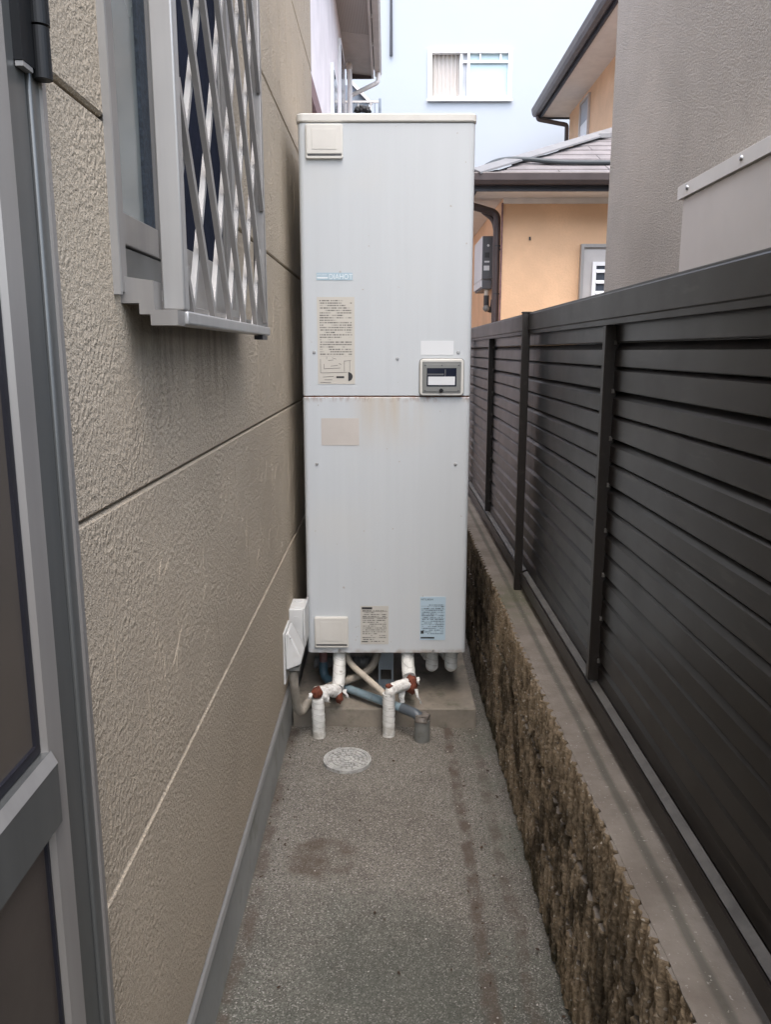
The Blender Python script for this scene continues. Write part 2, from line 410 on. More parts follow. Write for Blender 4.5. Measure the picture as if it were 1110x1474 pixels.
# fence
def fence_mat(name, col, rough, metal=.0):
    t = NT(name)
    c = t.mix(t.smooth(t.noise(3, 5, .65), .3, .7), mul(col, .88), mul(col, 1.12))
    c = t.mix(t.math('MULTIPLY', t.smooth(t.noise(16, 5, .7, t.map((1, .3, 2))), .56, .72), .25), c, (.10, .09, .08))
    return t.set(c, t.math('ADD', t.math('MULTIPLY', t.noise(9, 4), .16), rough), metal, t.bump(t.noise(5, 2, vec=t.map((1, .4, 1))), .08, .004), .42)
M_slat = fence_mat('dark_bronze_slat_paint', (.0080, .0056, .0043), .25)
M_rail = fence_mat('dark_bronze_rail_paint', (.0175, .0138, .0114), .30)

M_ledge = pm('dusty_skylit_rail_paint', (.105, .098, .088), .45, 0, var=.25, vs=14, dirt=((.05, .045, .04), .5))  # paler than the rails: dust, plus sky reflection put into the colour
# neighbours
M_grey_st = stucco('taupe_sprayed_stucco', (.47, .425, .375), 135, .85, .005, .66)
M_sheet = pm('taupe_sheet_metal', (.58, .54, .50), .42, 0, var=.05, vs=2)
M_sheetlt = pm('pale_sheet_metal', (.66, .64, .61), .42, 0, var=.05, vs=3)
M_orange = stucco('apricot_stucco', (.78, .505, .305), 55, .25, .004, .88)
M_soff = pm('cream_soffit_board', (.74, .69, .62), .7, var=.05)
M_gut = pm('brown_gutter', (.085, .068, .066), .42, var=.12, vs=5)
M_fasc = pm('charcoal_fascia', (.032, .034, .042), .5, var=.1)
M_dpipe = pm('brown_downpipe', (.062, .045, .043), .42, var=.1)
M_roof = pm('grey_pink_slate', (.19, .17, .167), .75, var=.14, vs=4, bump=.4, bs=80, bd=.003, dirt=((.13, .115, .11), .6))
M_ridge = pm('grey_hip_cap', (.19, .185, .183), .55, var=.08)
M_cable = pm('dark_roof_cable', (.035, .042, .045), .5)
M_invw = pm('white_inverter_case', (.68, .68, .68), .35, var=.03)
M_invd = pm('dark_grey_inverter', (.085, .088, .095), .4, var=.08)
M_dgrey = pm('dark_fitting', (.028, .028, .03), .5)
M_doorg = pm('pale_grey_door', (.50, .48, .46), .45, .2, var=.05)
M_louv = pm('dark_louver_glass', (.06, .07, .085), .15, var=.2)
M_pinkw = stucco('pale_pink_stucco', (.84, .77, .755), 40, .1, .003, .94)
M_soff2 = pm('beige_soffit', (.42, .37, .33), .7, var=.06)
def vent_mat():
    t = NT('perforated_soffit_vent'); x, y, z = t.xyz()
    s = t.smooth(t.math('ABSOLUTE', t.math('SUBTRACT', t.math('FRACT', t.math('MULTIPLY', x, 48)), .5)), .2, .36)
    return t.set(t.mix(t.math('MULTIPLY', s, .45), (.42, .37, .33), (.14, .12, .11)), .7)
M_vent = vent_mat()
M_gutp = pm('beige_gutter', (.52, .46, .41), .45, var=.06)
M_gutw = pm('white_downpipe', (.72, .69, .66), .45, var=.05)
M_farwall = pm('pale_blue_render', (.39, .425, .462), .8, var=.012, vs=.5, bump=.1, bs=80, bd=.002)
M_wframe = pm('white_window_frame', (.84, .845, .845), .4, var=.02)
M_curt = pm('cream_curtain', (.50, .465, .43), .85, var=.06, vs=14, stretch=(6, 1, .2))
M_panec = pm('pale_cyan_pane', (.40, .52, .55), .2, var=.04, vs=1.2)
M_panes = pm('pale_screen_mesh', (.40, .42, .45), .5, var=.05)
M_slateblue = pm('slate_blue_gable', (.20, .235, .28), .7, var=.2, vs=6)
M_leafbr = pm('dry_brown_leaf', (.055, .032, .018), .8, var=.4, vs=60)
M_pebble = pm('pale_stone_chip', (.42, .39, .35), .8, var=.2, vs=80)
def cover_mat():
    t = NT('weathered_white_cover')
    c = t.mix(t.smooth(t.noise(26, 4), .3, .7), (.31, .315, .30), (.46, .46, .44))
    c = t.mix(t.math('MULTIPLY', t.smooth(t.noise(70, 4), .52, .66), .6), c, (.15, .14, .12))
    return t.set(c, .6, 0, t.bump(t.noise(160, 3), .4, .002), .3)
M_cover = cover_mat()
M_coverj = pm('cover_grime', (.085, .08, .07), .9, var=.3, vs=60)

# ------------------------------------------------------------------ setting: ground, pavement
tag(mk('ground', [(-160,-160,-.06),(160,-160,-.06),(160,160,-.06),(-160,160,-.06)], [(0,1,2,3)], M_ground), 'bare earth around the houses', kind='structure')
def slab(name, x0, x1, y0, y1, z, mat, label, tilt=0):
    nx, ny = max(2, int((x1-x0)/.05)), int((y1-y0)/.05)
    V, F = [], []
    for j in range(ny+1):
        for i in range(nx+1):
            x = x0+(x1-x0)*i/nx; y = y0+(y1-y0)*j/ny
            V.append((x, y, z+tilt*(x-x0)+.0022*noise.noise((x*7, y*7, z))))
    for j in range(ny):
        for i in range(nx):
            a = j*(nx+1)+i; F.append((a, a+1, a+nx+2, a+nx+1))
    n = len(V); V += [(x0,y0,-.055),(x1,y0,-.055),(x1,y1,-.055),(x0,y1,-.055)]
    lo = list(range(nx+1)); hi = [ny*(nx+1)+i for i in range(nx+1)]
    lf = [j*(nx+1) for j in range(ny+1)]; rt = [j*(nx+1)+nx for j in range(ny+1)]
    F += [tuple(reversed(lo))+(n, n+1), tuple(hi)+(n+2, n+3), tuple(lf)+(n+3, n), tuple(reversed(rt))+(n+1, n+2)]
    return tag(mk(name, V, F, mat, smooth=False), label, kind='structure')
slab('alley_pavement', -.40, .206, -1.2, 6.0, 0.0, M_floor, 'exposed aggregate concrete floor of the alley')
slab('alley_gutter_strip', .2065, .46, -1.2, 6.0, -.007, M_floor, 'narrow concrete strip along the foot of the block wall', tilt=.02)

# ------------------------------------------------------------------ the near house on the left
XS = -.370
house = thing('beige_house', (-2.4, 1.4, 0), 'beige stucco sided house with latticed window and back door, left of the alley', 'house')
HY0, HY1 = -2.5, 4.27
WIN = (1.137, 2.05, 1.53, 2.46); DOOR = (-.02, .887, .02, 2.06)
box('house_core', -4.4, -.47, HY0, HY1-.01, 0, 3.70, M_backing, house)
prism('roof', [(-4.6, 3.70), (-.33, 3.70), (-.33, 3.76), (-2.45, 4.5), (-4.6, 3.76)], 'y', HY0-.05, HY1+.05, M_roof, house)
box('foundation', -.46, -.378, DOOR[1]+.0, HY1-.02, -.05, .222, M_base, house)
box('foundation', -.46, -.378, HY0, DOOR[0], -.05, .222, M_base, house)
prism('drip_edge', [(-.46,.224),(-.366,.224),(-.362,.219),(-.360,.221),(-.364,.231),(-.46,.231)], 'y', DOOR[1]+.003, HY1, M_drip, house)
box('end_wall', -4.4, -.388, HY1-.01, HY1, .0, 3.69, M_siding, house)
ZL = [.233, .732, 1.244, 1.746, 2.252, 2.77, 3.28, 3.69]
def panel(y0, y1, z0, z1, proud=0):
    if y1-y0 < .02 or z1-z0 < .02: return
    g = .0022
    x1 = XS+proud; c = .005
    poly = [(-.466, z0+g), (x1-.004, z0+g), (x1, z0+g+c*.8), (x1, z1-g-.003), (x1-.005, z1-g), (-.466, z1-g)]
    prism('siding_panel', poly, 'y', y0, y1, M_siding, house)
for i, (a, b) in enumerate(zip(ZL, ZL[1:])):
    segs = [(HY0, HY1, a, b)]
    for (h0, h1, q0, q1) in (WIN, DOOR):
        new = []
        for (y0, y1, z0, z1) in segs:
            if y1 <= h0 or y0 >= h1 or z1 <= q0 or z0 >= q1: new.append((y0, y1, z0, z1)); continue
            if y0 < h0: new.append((y0, h0, z0, z1))
            if y1 > h1: new.append((h1, y1, z0, z1))
            ym, yM = max(y0, h0), min(y1, h1)
            if z0 < q0: new.append((ym, yM, z0, q0))
            if z1 > q1: new.append((ym, yM, q1, z1))
        segs = new
    for s in segs: panel(*s, proud=(.0012 if i == 0 else 0))
# raised trowel marks, each a thin ridge
acc = Acc()
def ridge(pts, wd, ht):
    n = len(pts)
    V, F = [], []
    for i, (y, z) in enumerate(pts):
        a = pts[max(0, i-1)]; b = pts[min(n-1, i+1)]
        ty, tz = b[0]-a[0], b[1]-a[1]; L = math.hypot(ty, tz) or 1; ny, nz = -tz/L, ty/L
        k = math.sin(math.pi*(i+.25)/(n-.5)); k = max(.12, k)
        V += [(XS-.001, y+ny*wd*k, z+nz*wd*k), (XS+ht*k, y+ny*wd*.15, z+nz*wd*.15), (XS-.001, y-ny*wd*k, z-nz*wd*k)]
    for i in range(n-1):
        o = 3*i; F += [(o, o+1, o+4, o+3), (o+1, o+2, o+5, o+4)]
    acc.add(V, F)
rg = random.Random(3)
def okmark(y, z):
    if WIN[0]-.12 < y < WIN[1]+.2 and WIN[2]-.06 < z: return False
    if y < DOOR[1]+.05: return False
    return not any(abs(z-q) < .02 for q in ZL)
cnt = 0
while cnt < 620:
    y = rg.uniform(.9, 4.2); z = rg.uniform(.28, 3.2)
    k = rg.random()
    if k < .52:                                      # long nearly upright drags
        L = rg.uniform(.06, .26); th = R(90+rg.uniform(-14, 10)); bend = rg.uniform(-.5, .5)
        pts = [(y+math.cos(th+bend*(t-.5))*L*(t-.5), z+math.sin(th+bend*(t-.5))*L*(t-.5)) for t in [q/9 for q in range(10)]]
    elif k < .8:                                     # hooked arcs
        r = rg.uniform(.018, .05); a0 = R(rg.uniform(20, 80)); sw = R(rg.uniform(70, 140))
        pts = [(y+r*1.2*math.cos(a0+sw*q/11), z+r*1.6*math.sin(a0+sw*q/11)) for q in range(12)]
    else:
        L = rg.uniform(.03, .10); th = R(rg.uniform(10, 60))
        pts = [(y+math.cos(th)*L*t, z+math.sin(th)*L*t+.12*L*math.sin(3*t)) for t in [q/6 for q in range(7)]]
    pts = [(a+.0016*noise.noise((a*60, b*60, 1)), b+.0016*noise.noise((a*60, b*60, 5))) for a, b in pts]
    if not all(okmark(a, b) for a, b in pts): continue
    ridge(pts, rg.uniform(.0009, .0015), rg.uniform(.0004, .0009)); cnt += 1
tm = acc.mk('trowel_mark', M_siding, house); tm['kind'] = 'stuff'

# --- back door
dX = -.352
door = box('door', -.395, -.372, .02, .80, .06, 2.0, M_door2, house)
door['label'] = 'aluminium framed back door with smoky upper pane'
box('outer_frame', -.46, dX+.002, .861, .888, .0, 2.07, M_aludk, door, .003)
box('outer_frame', -.46, dX+.002, -.02, .01, .0, 2.07, M_aludk, door, .003)
box('outer_frame', -.46, dX+.002, .012, .859, 2.01, 2.07, M_aludk, door, .003)
box('threshold', -.46, dX+.012, .012, .859, .0, .05, M_alu, door, .003)
box('frame_lip', -.40, dX+.0055, .880, .8895, .0, 2.072, M_alu, door)
prism('stile', [(-.40,.796),(-.362,.798),(dX-.002,.816),(dX-.002,.857),(-.40,.857)], 'z', .06, 2.0, M_aludk, door)
prism('stile_bevel', [(-.372,.792),(-.3605,.7965),(dX-.0005,.8155),(dX-.0025,.8172)], 'z', .06, 2.0, M_alu, door)
prism('stile', [(-.40,.08),(-.362,.078),(dX-.002,.062),(dX-.002,.018),(-.40,.018)], 'z', .06, 2.0, M_aludk, door)
prism('cross_rail', [(-.372,.945),(-.358,.945),(dX,.951),(dX,1.020),(-.358,1.032),(-.372,1.032)], 'y', .08, .797, M_aludk, door)
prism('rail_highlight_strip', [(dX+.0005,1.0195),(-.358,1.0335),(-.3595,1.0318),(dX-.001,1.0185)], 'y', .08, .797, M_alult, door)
box('door_pane', -.3745, -.3705, .08, .783, 1.045, 1.98, M_door1, door)
box('door_board', -.3755, -.3705, .08, .787, .08, .936, M_door2, door)
box('rubber_seal', -.3715, -.3665, .783, .7915, 1.034, 1.98, M_seal, door)
box('rubber_seal', -.3715, -.3665, .787, .7915, .08, .944, M_seal, door)
box('rubber_seal', -.3715, -.3665, .08, .783, 1.034, 1.045, M_seal, door)
hg = Acc()
hg.box(dX-.004, dX+.007, .835, .862, 1.720, 1.86)
hg.add(*tube_geo([(dX+.010,.872,1.713),(dX+.010,.872,1.76)], .0095, 24)); hg.add(*tube_geo([(dX+.010,.872,1.762),(dX+.010,.872,1.80)], .0105, 24)); hg.add(*tube_geo([(dX+.010,.872,1.802),(dX+.010,.872,1.86)], .0095, 24))
hg.mk('hinge', M_black, door)
box('hinge_plate', dX-.001, dX+.0065, .836, .858, 1.715, 1.7195, M_alult, door)

# --- latticed window
win = Acc()
win.box(-.46, -.3635, 1.140, 1.174, 1.53, 2.46); win.box(-.46, -.3635, 2.005, 2.045, 1.53, 2.46)
win.box(-.46, -.3635, 1.175, 2.004, 2.43, 2.46); win.box(-.46, -.3635, 1.175, 2.004, 1.53, 1.545)
wino = win.mk('window', M_alu, house); wino['label'] = 'sliding window behind a diagonal aluminium lattice grille'
box('jamb_lip', -.37, -.360, 1.132, 1.1395, 1.525, 2.465, M_alult, wino)
box('sash_rail', -.405, -.378, 1.175, 1.40, 1.60, 1.645, M_alu, wino, .002)
box('sash_board', -.402, -.383, 1.175, 1.52, 1.546, 1.597, M_aludk, wino)
box('sash_rail', -.395, -.380, 1.452, 2.004, 1.546, 1.64, M_alu, wino, .002)
box('sash_stile', -.405, -.376, 1.415, 1.45, 1.60, 2.43, M_alu, wino, .002)
box('sash_stile', -.395, -.381, 1.989, 2.004, 1.60, 2.43, M_alu, wino, .002)
box('window_pane', -.396, -.392, 1.176, 1.415, 1.645, 2.43, M_frost, wino)
box('insect_screen', -.391, -.386, 1.452, 1.988, 1.64, 2.43, M_screen, wino)
rs = random.Random(9); pts = []
V, F = [], []
for i in range(41):
    z = 1.646+.78*i/40; V += [(-.3913, 1.177, z), (-.3913, 1.212+.006*noise.noise((z*40, 0, 0))+rs.uniform(-.001, .002), z)]
for i in range(40): F.append((2*i, 2*i+1, 2*i+3, 2*i+2))
mk('sealant_strip', V, F, M_green, wino)
box('brush_strip', -.3918, -.386, 1.37, 1.414, 1.646, 2.43, M_mesh, wino)
# sill end and bracket (stepped profile), grille frame, lattice bars
prism('sill_bracket', [(-.380,1.515),(-.345,1.515),(-.345,1.500),(-.330,1.500),(-.330,1.485),(-.292,1.485),(-.292,1.506),(-.324,1.506),(-.324,1.545),(-.380,1.553)], 'y', 1.160, 1.20, M_alu, wino)
prism('sill', [(-.380,1.517),(-.345,1.517),(-.345,1.502),(-.330,1.502),(-.330,1.522),(-.380,1.535)], 'y', 1.201, 2.046, M_alu, wino)
box('grille_upright', -.322, -.289, 1.195, 1.222, 1.507, 2.47, M_alult, wino, .003)
box('grille_upright', -.318, -.290, 2.002, 2.022, 1.507, 2.47, M_alu, wino, .003)
box('grille_rail', -.320, -.286, 1.201, 2.026, 1.4865, 1.506, M_alult, wino, .003)
box('grille_rail', -.320, -.286, 1.195, 2.026, 2.471, 2.49, M_alult, wino, .003)
box('grille_clip', -.312, -.292, 1.94, 2.015, 1.476, 1.4855, M_seal, wino)
GY0, GY1, GZ0, GZ1 = 1.223, 2.001, 1.507, 2.47
M_bar = pm('anodised_lattice_bar', (.30, .285, .27), .40, .55, var=.06, vs=4)
M_barlit = pm('skylit_lattice_bar', (.50, .49, .475), .40, .4, var=.05, vs=4)  # rear bars: sky light on their upper faces painted as a paler tone
def lattice(sgn, xc, step, off):
    ang = R(59.5)*sgn; dy, dz = math.cos(ang), math.sin(ang)
    c = GY0-1.2+off
    while c < GY1+1.2:
        # line through (c, GZ0) direction (dy, dz): clip to the opening
        t0, t1 = 0.0, (GZ1-GZ0)/abs(dz)
        y_at = lambda t: c+(dy if sgn > 0 else -abs(dy))*t
        k = dy if sgn > 0 else -abs(dy)
        ta, tb = sorted(((GY0-c)/k, (GY1-c)/k))
        a, b = max(t0, ta), min(t1, tb)
        if b-a > .03:
            p = (xc, c+k*a, GZ0+abs(dz)*a); q = (xc, c+k*b, GZ0+abs(dz)*b)
            dirv = Vector((0, k, abs(dz))).normalized(); wv = Vector((0, -dirv.z, dirv.y))
            Acc().bar(p, q, wv*(.0150 if sgn < 0 else .0105), Vector((.009, 0, 0))).mk('lattice_bar', M_bar if sgn < 0 else M_barlit, wino)
        c += step
lattice(-1, -.2945, .150, .035)      # front layer, leaning towards the door
lattice(+1, -.3055, .150, .075)      # rear layer, crossing it

# ------------------------------------------------------------------ block wall
def block_mesh(seed):
    rb = random.Random(seed); L, H = .398, .188
    ny, nz = 96, 46
    ribs = []; y = 0
    while y < L:
        wv = rb.uniform(.036, .052); ribs.append((y, min(y+wv, L), rb.uniform(-.002, .004))); y += wv
    spall = [(rb.uniform(0, L), rb.uniform(0, H), rb.uniform(.008, .028), rb.uniform(.003, .009)) for _ in range(16)]
    V, F = [], []
    for j in range(nz+1):
        z = H*j/nz
        for i in range(ny+1):
            y = L*i/ny; yw = y+.006*noise.noise((z*9, y*5, seed))
            d = 0
            for (a, b, o) in ribs:
                if a <= yw <= b:
                    e = min(yw-a, b-yw); d = o; 
                    if e < .009: d += .024*(1-e/.009)
                    else: d += .004*((yw-a)/(b-a))
                    break
            else: d = .012
            d += .0032*noise.noise((y*48, z*40, seed))+.0030*noise.noise((y*120, z*110, seed+9))+.0018*noise.noise((y*260, z*240, seed+4))
            for (sy, sz, sr, sd_) in spall:
                rr = math.hypot(y-sy, (z-sz)*.85)
                if rr < sr: d += sd_*(1-rr/sr)**.5
            if z < .005: d += .010
            elif z > H-.003: d += .002
            V.append((d, y, z))
    for j in range(nz):
        for i in range(ny):
            a = j*(ny+1)+i; F.append((a, a+ny+1, a+ny+2, a+1))
    n = len(V); top = [nz*(ny+1)+i for i in range(ny+1)]
    V += [(.14, 0, H), (.14, L, H), (.14, 0, 0), (.14, L, 0)]
    F.append(tuple(top)+(n+1, n)); F.append(tuple(range(ny, -1, -1))+(n+2, n+3)); F.append((n, n+1, n+3, n+2))
    F.append(tuple(j*(ny+1) for j in range(nz+1))+(n, n+2)); F.append(tuple(j*(ny+1)+ny for j in range(nz, -1, -1))+(n+3, n+1))
    me = bpy.data.meshes.new('block'); me.from_pydata(V, [], F); me.materials.append(M_block); me.materials.append(M_cope)
    me.polygons[nz*ny].material_index = 1
    for p in me.polygons[:nz*ny]: p.use_smooth = False
    me.update(); return me
bwall = thing('block_wall', (.47, 2.6, 0), 'low ribbed split-face brown concrete block wall right of the alley', 'wall')
BM = [block_mesh(s) for s in range(8)]
rb = random.Random(5)
for row in range(3):
    y = -1.0+(.2 if row == 1 else 0)
    while y < 6.2:
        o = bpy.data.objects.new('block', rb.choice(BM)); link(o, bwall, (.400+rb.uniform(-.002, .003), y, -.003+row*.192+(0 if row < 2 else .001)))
        y += .4
box('mortar_core', .425, .539, -1.0, 6.55, -.05, .5675, M_cope, bwall)
P = [(.4135+.0035*noise.noise((y_*26, 3, 0))+.002*noise.noise((y_*90, 1, 0)), y_) for y_ in [-1.0+.02*i for i in range(378)]]
prism('top_mortar', P+[(.542, 6.54), (.542, -1.0)], 'z', .568, .5715, M_cope, bwall)

# ------------------------------------------------------------------ fence
fence = thing('slatted_fence', (.52, 2.6, .574), 'dark bronze horizontal slatted metal fence on the low block wall', 'fence')
posts = [-1.4, .72, 2.935, 5.06]
mull = [1.905, 4.07, -.35]
ZB, ZT, PITCH = .647, 1.522, .0547
def slat_mesh(kind, L):
    X = .5205
    if kind == 0: prof = [(X+.013, .0), (X+.002, .001), (X, .003), (X+.0005, .0385), (X+.0165, .0545)]     # broad sloped shoulder
    else:         prof = [(X+.0145, .0), (X+.002, .001), (X, .003), (X+.0005, .0465), (X+.0095, .0545)]
    prof += [(X+.0185, .0545), (X+.0185, .0)]
    n = len(prof); V = [(x, 0, z) for x, z in prof]+[(x, L, z) for x, z in prof]
    F = [tuple(range(n)), tuple(range(2*n-1, n-1, -1))]+[(i, (i+1) % n, (i+1) % n+n, i+n) for i in range(n)]
    me = bpy.data.meshes.new('slat'); me.from_pydata(V, [], F); me.materials.append(M_slat); me.update()
    bm = bmesh.new(); bm.from_mesh(me); bmesh.ops.recalc_face_normals(bm, faces=bm.faces); bm.to_mesh(me); bm.free(); return me
stops = sorted(posts+mull+[6.5])
for a, b in zip(stops, stops[1:]):
    ya, yb = a+.001, b-.001
    ms = [slat_mesh(0, yb-ya), slat_mesh(1, yb-ya)]
    for k in range(16):
        o = bpy.data.objects.new('slat', ms[k % 2]); link(o, fence, (0, ya, ZB+.0005+PITCH*k))
for a, b in zip(posts, posts[1:]+[6.55]):
    y0, y1 = a+.0125, b-.0125
    prism('bottom_rail', [(.495,.600),(.540,.600),(.540,.6455),(.5195,.6455),(.5035,.638),(.5025,.632),(.5005,.632),(.4998,.641),(.495,.641)], 'y', y0, y1, M_rail, fence)
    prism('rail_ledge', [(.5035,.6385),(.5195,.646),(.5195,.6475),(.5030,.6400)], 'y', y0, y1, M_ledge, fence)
    prism('top_rail', [(.493,1.522),(.498,1.5195),(.498,1.508),(.502,1.508),(.502,1.521),(.545,1.521),(.545,1.576),(.497,1.578),(.493,1.574)], 'y', y0, y1, M_rail, fence)
    box('lit_rail_edge_strip', .497, .543, y0, y1, 1.5785, 1.5815, M_aludk, fence)  # lit top edge of the rail, drawn as a paler strip
for y in mull:
    box('mullion', .4965, .530, y-.0125, y+.0125, .650, 1.507, M_rail, fence, .002, 1)
    for k in range(8):
        box('slat_clip', .5165, .5225, y-.0185, y-.0127, ZB+PITCH*(2*k+1)-.004, ZB+PITCH*(2*k+1)+.006, M_ledge, fence)
for y in posts:
    p = box('post', .474, .502, y-.011, y+.011, .5725, 1.579, M_rail, fence, .002, 2)
    box('post_cap', .472, .505, y-.013, y+.013, 1.5795, 1.5845, M_rail, p, .001, 1)
    box('rail_bracket', .488, .5005, y+.0115, y+.0122, .64, 1.50, M_rail, p)

# ------------------------------------------------------------------ plinth and water heater
pl = fixn(mk('plinth', *(lambda a: (a.V, a.F))(Acc().box(-.372, .348, 2.972, 3.95, -.04, .076)), M_plinth)); bevel(pl, .006, 2)
tag(pl, 'concrete plinth beneath the tall white water heater', 'plinth')
HX0, HX1, HYF, HYB = -.3165, .3085, 3.05, 3.78
heater = thing('water_heater', (-.004, 3.41, .076), 'tall white electric water heater with rusty seam at the end of the alley', 'water heater')
def rbox(name, x0, x1, y0, y1, z0, z1, r, mat, parent, rim=.003):
    P = rrect(x0, x1, y0, y1, r, 5); n = len(P)
    ins = rrect(x0+rim, x1-rim, y0+rim, y1-rim, max(.001, r-rim), 5)
    V = [(a, b, z0) for a, b in ins]+[(a, b, z0+rim) for a, b in P]+[(a, b, z1-rim) for a, b in P]+[(a, b, z1) for a, b in ins]
    F = [tuple(range(n-1, -1, -1)), tuple(range(3*n, 4*n))]
    for k in range(3):
        for i in range(n): F.append((k*n+i, k*n+(i+1) % n, (k+1)*n+(i+1) % n, (k+1)*n+i))
    o = mk(name, V, F, mat, parent)
    for p in o.data.polygons:
        if len(p.vertices) == 4 and p.area < .03 and max((o.data.vertices[a].co-o.data.vertices[b].co).xy.length for a, b in p.edge_keys) < .02: p.use_smooth = True
    for e in o.data.edges:
        a, b = (o.data.vertices[q].co for q in e.vertices)
        if abs(a.z-b.z) < 1e-5: e.use_edge_sharp = True
    return o
up = rbox('upper_panel', HX0, HX1, HYF, HYB, 1.2845, 2.232, .018, M_heat, heater)
lo = rbox('lower_panel', HX0-.0005, HX1+.0005, HYF-.001, HYB, .276, 1.281, .018, M_heat, heater)
rbox('seam', HX0+.003, HX1-.003, HYF+.0025, HYB-.01, 1.27, 1.30, .016, M_seam, heater)
rbox('lid', HX0-.006, HX1+.004, HYF-.006, HYB+.006, 2.2335, 2.262, .024, M_cream, heater, .004)
box('base_pan', HX0+.03, HX1-.03, HYF+.05, HYB-.03, .262, .2755, M_duct, heater)
# cable covers
def cover(x0, x1, z0, z1, yf, panel_):
    o = prism('cable_cover', rrect(x0, x1, z0, z1, .006, 3), 'y', yf-.012, yf, M_cream, panel_, .002)
    a = Acc(); a.box(x0+.004, x1-.004, yf-.0145, yf-.0122, z0+.016, z1-.004); c = a.mk('cover_plate', M_cream, o); bevel(c, .001, 2)
    a = Acc(); a.box(x0+.022, x1-.022, yf-.0158, yf-.0147, z0+.030, z1-.018); c = a.mk('cover_emboss', M_cream, o); bevel(c, .0005, 1)
    box('cover_slot', x0+.006, x1-.006, yf-.0128, yf-.0122, z0+.0095, z0+.014, M_seal, o)
cover(-.288, -.157, 2.112, 2.226, HYF, up); cover(-.287, -.154, .302, .428, HYF-.001, lo)
def screw(x, z, yf, par): 
    disc_y('screw', x, yf+.001, z, .0058, .005, M_screw, par)
for x, z in ((-.271, 1.445), (.036, 1.422), (.261, 1.445)): screw(x, z, HYF, up)
for x, z in ((-.268, 1.03), (.257, 1.03), (-.19, .288), (.181, .288)): screw(x, z, HYF-.001, lo)
def sticker(name, x0, x1, z0, z1, yf, mat, par, t=.0012): return box(name, x0, x1, yf-t, yf-.0001, z0, z1, mat, par)
def text(body, x, y, z, size, mat, par, align='LEFT', name='lettering', sx=1.0):
    cu = bpy.data.curves.new(name, 'FONT'); cu.body = body; cu.size = size; cu.extrude = .0002; cu.align_x = align; cu.resolution_u = 3
    cu.materials.append(mat); 
    tmp = bpy.data.objects.new(name+'_source', cu); COL.objects.link(tmp)
    me = bpy.data.meshes.new_from_object(tmp.evaluated_get(bpy.context.evaluated_depsgraph_get()))
    bpy.data.objects.remove(tmp)
    me.transform(Matrix.Rotation(R(90), 4, 'X') @ Matrix.Diagonal((sx, 1, 1, 1)))
    if not me.materials: me.materials.append(mat)
    o = bpy.data.objects.new(name, me); link(o, par, (x, y, z))
    return o
lg = sticker('logo_plate', -.258, -.127, 1.701, 1.727, HYF, M_logo, up)
text('DIAHOT', -.2135, HYF-.0015, 1.7045, .0262, M_wtext, lg, sx=.86)
text('MITSUBISHI', -.256, HYF-.0015, 1.717, .0075, M_wtext, lg, sx=.95)
box('lettering_line', -.256, -.2165, HYF-.0016, HYF-.0013, 1.7065, 1.712, M_wtext, lg)
l1 = sticker('caution_label', -.258, -.121, 1.329, 1.642, HYF, M_lab1, up)
yk = HYF-.0012
a = Acc()
for t in range(12):
    A0, A1 = R(-90+15*t), R(-90+15*(t+1)); cx, cz, r = -.146, 1.3565, .0165
    a.add([(cx, yk-.0006, cz), (cx+r*math.cos(A0), yk-.0006, cz+r*math.sin(A0)), (cx+r*math.cos(A1), yk-.0006, cz+r*math.sin(A1))], [(0, 1, 2)])
a.mk('half_round_badge', M_ink, l1)
a = Acc()
def ln(x0, z0, x1, z1, w_=.0012):
    p, q = Vector((x0, yk-.0004, z0)), Vector((x1, yk-.0004, z1)); d = (q-p).normalized(); a.bar(p, q, Vector((-d.z, 0, d.x))*w_, Vector((0, .0004, 0)))
for s in ((-.248,1.42,-.248,1.37),(-.248,1.37,-.15,1.372),(-.235,1.402,-.235,1.385),(-.235,1.385,-.175,1.388),(-.22,1.415,-.20,1.417),(-.16,1.415,-.16,1.375),(-.14,1.415,-.14,1.375),(-.16,1.413,-.135,1.415),(-.21,1.395,-.185,1.397),(-.18,1.405,-.172,1.40),(-.24,1.355,-.20,1.357),(-.235,1.345,-.205,1.345),(-.25,1.335,-.21,1.335),(-.205,1.425,-.19,1.42),(-.225,1.43,-.225,1.42)): ln(*s)
a.box(-.190, -.161, yk-.0006, yk-.0003, 1.351, 1.358)
a.mk('wiring_diagram', M_ink, l1)
sticker('blank_sticker', .122, .243, 1.435, 1.486, HYF, M_sticker, up)
sticker('beige_sticker', -.249, -.107, 1.101, 1.203, HYF-.001, M_tape, lo)
l2 = sticker('notice_label', -.106, .004, .313, .471, HYF-.001, M_lab2, lo)
box('label_heading', -.101, -.060, HYF-.0026, HYF-.0023, .457, .466, M_ink, l2)
a = Acc(); a.box(-.099, .0, HYF-.0026, HYF-.0023, .4475, .4485); a.box(-.099, .0, HYF-.0026, HYF-.0023, .4235, .4245); a.box(-.102, -.078, HYF-.0026, HYF-.0023, .322, .3255); a.mk('label_rule', M_ink, l2)
l3 = sticker('rating_label', .128, .228, .331, .508, HYF-.001, M_lab3, lo)
text('MITSUBISHI', .131, HYF-.0026, .494, .0105, M_ink, l3, sx=.9)
a = Acc(); a.box(.131, .143, HYF-.0026, HYF-.0023, .357, .370); a.box(.131, .185, HYF-.0026, HYF-.0023, .337, .3435)
for k in range(7): a.box(.132, .225, HYF-.0026, HYF-.0023, .395+.0125*k, .3956+.0125*k)
a.mk('label_rule', M_ink, l3)
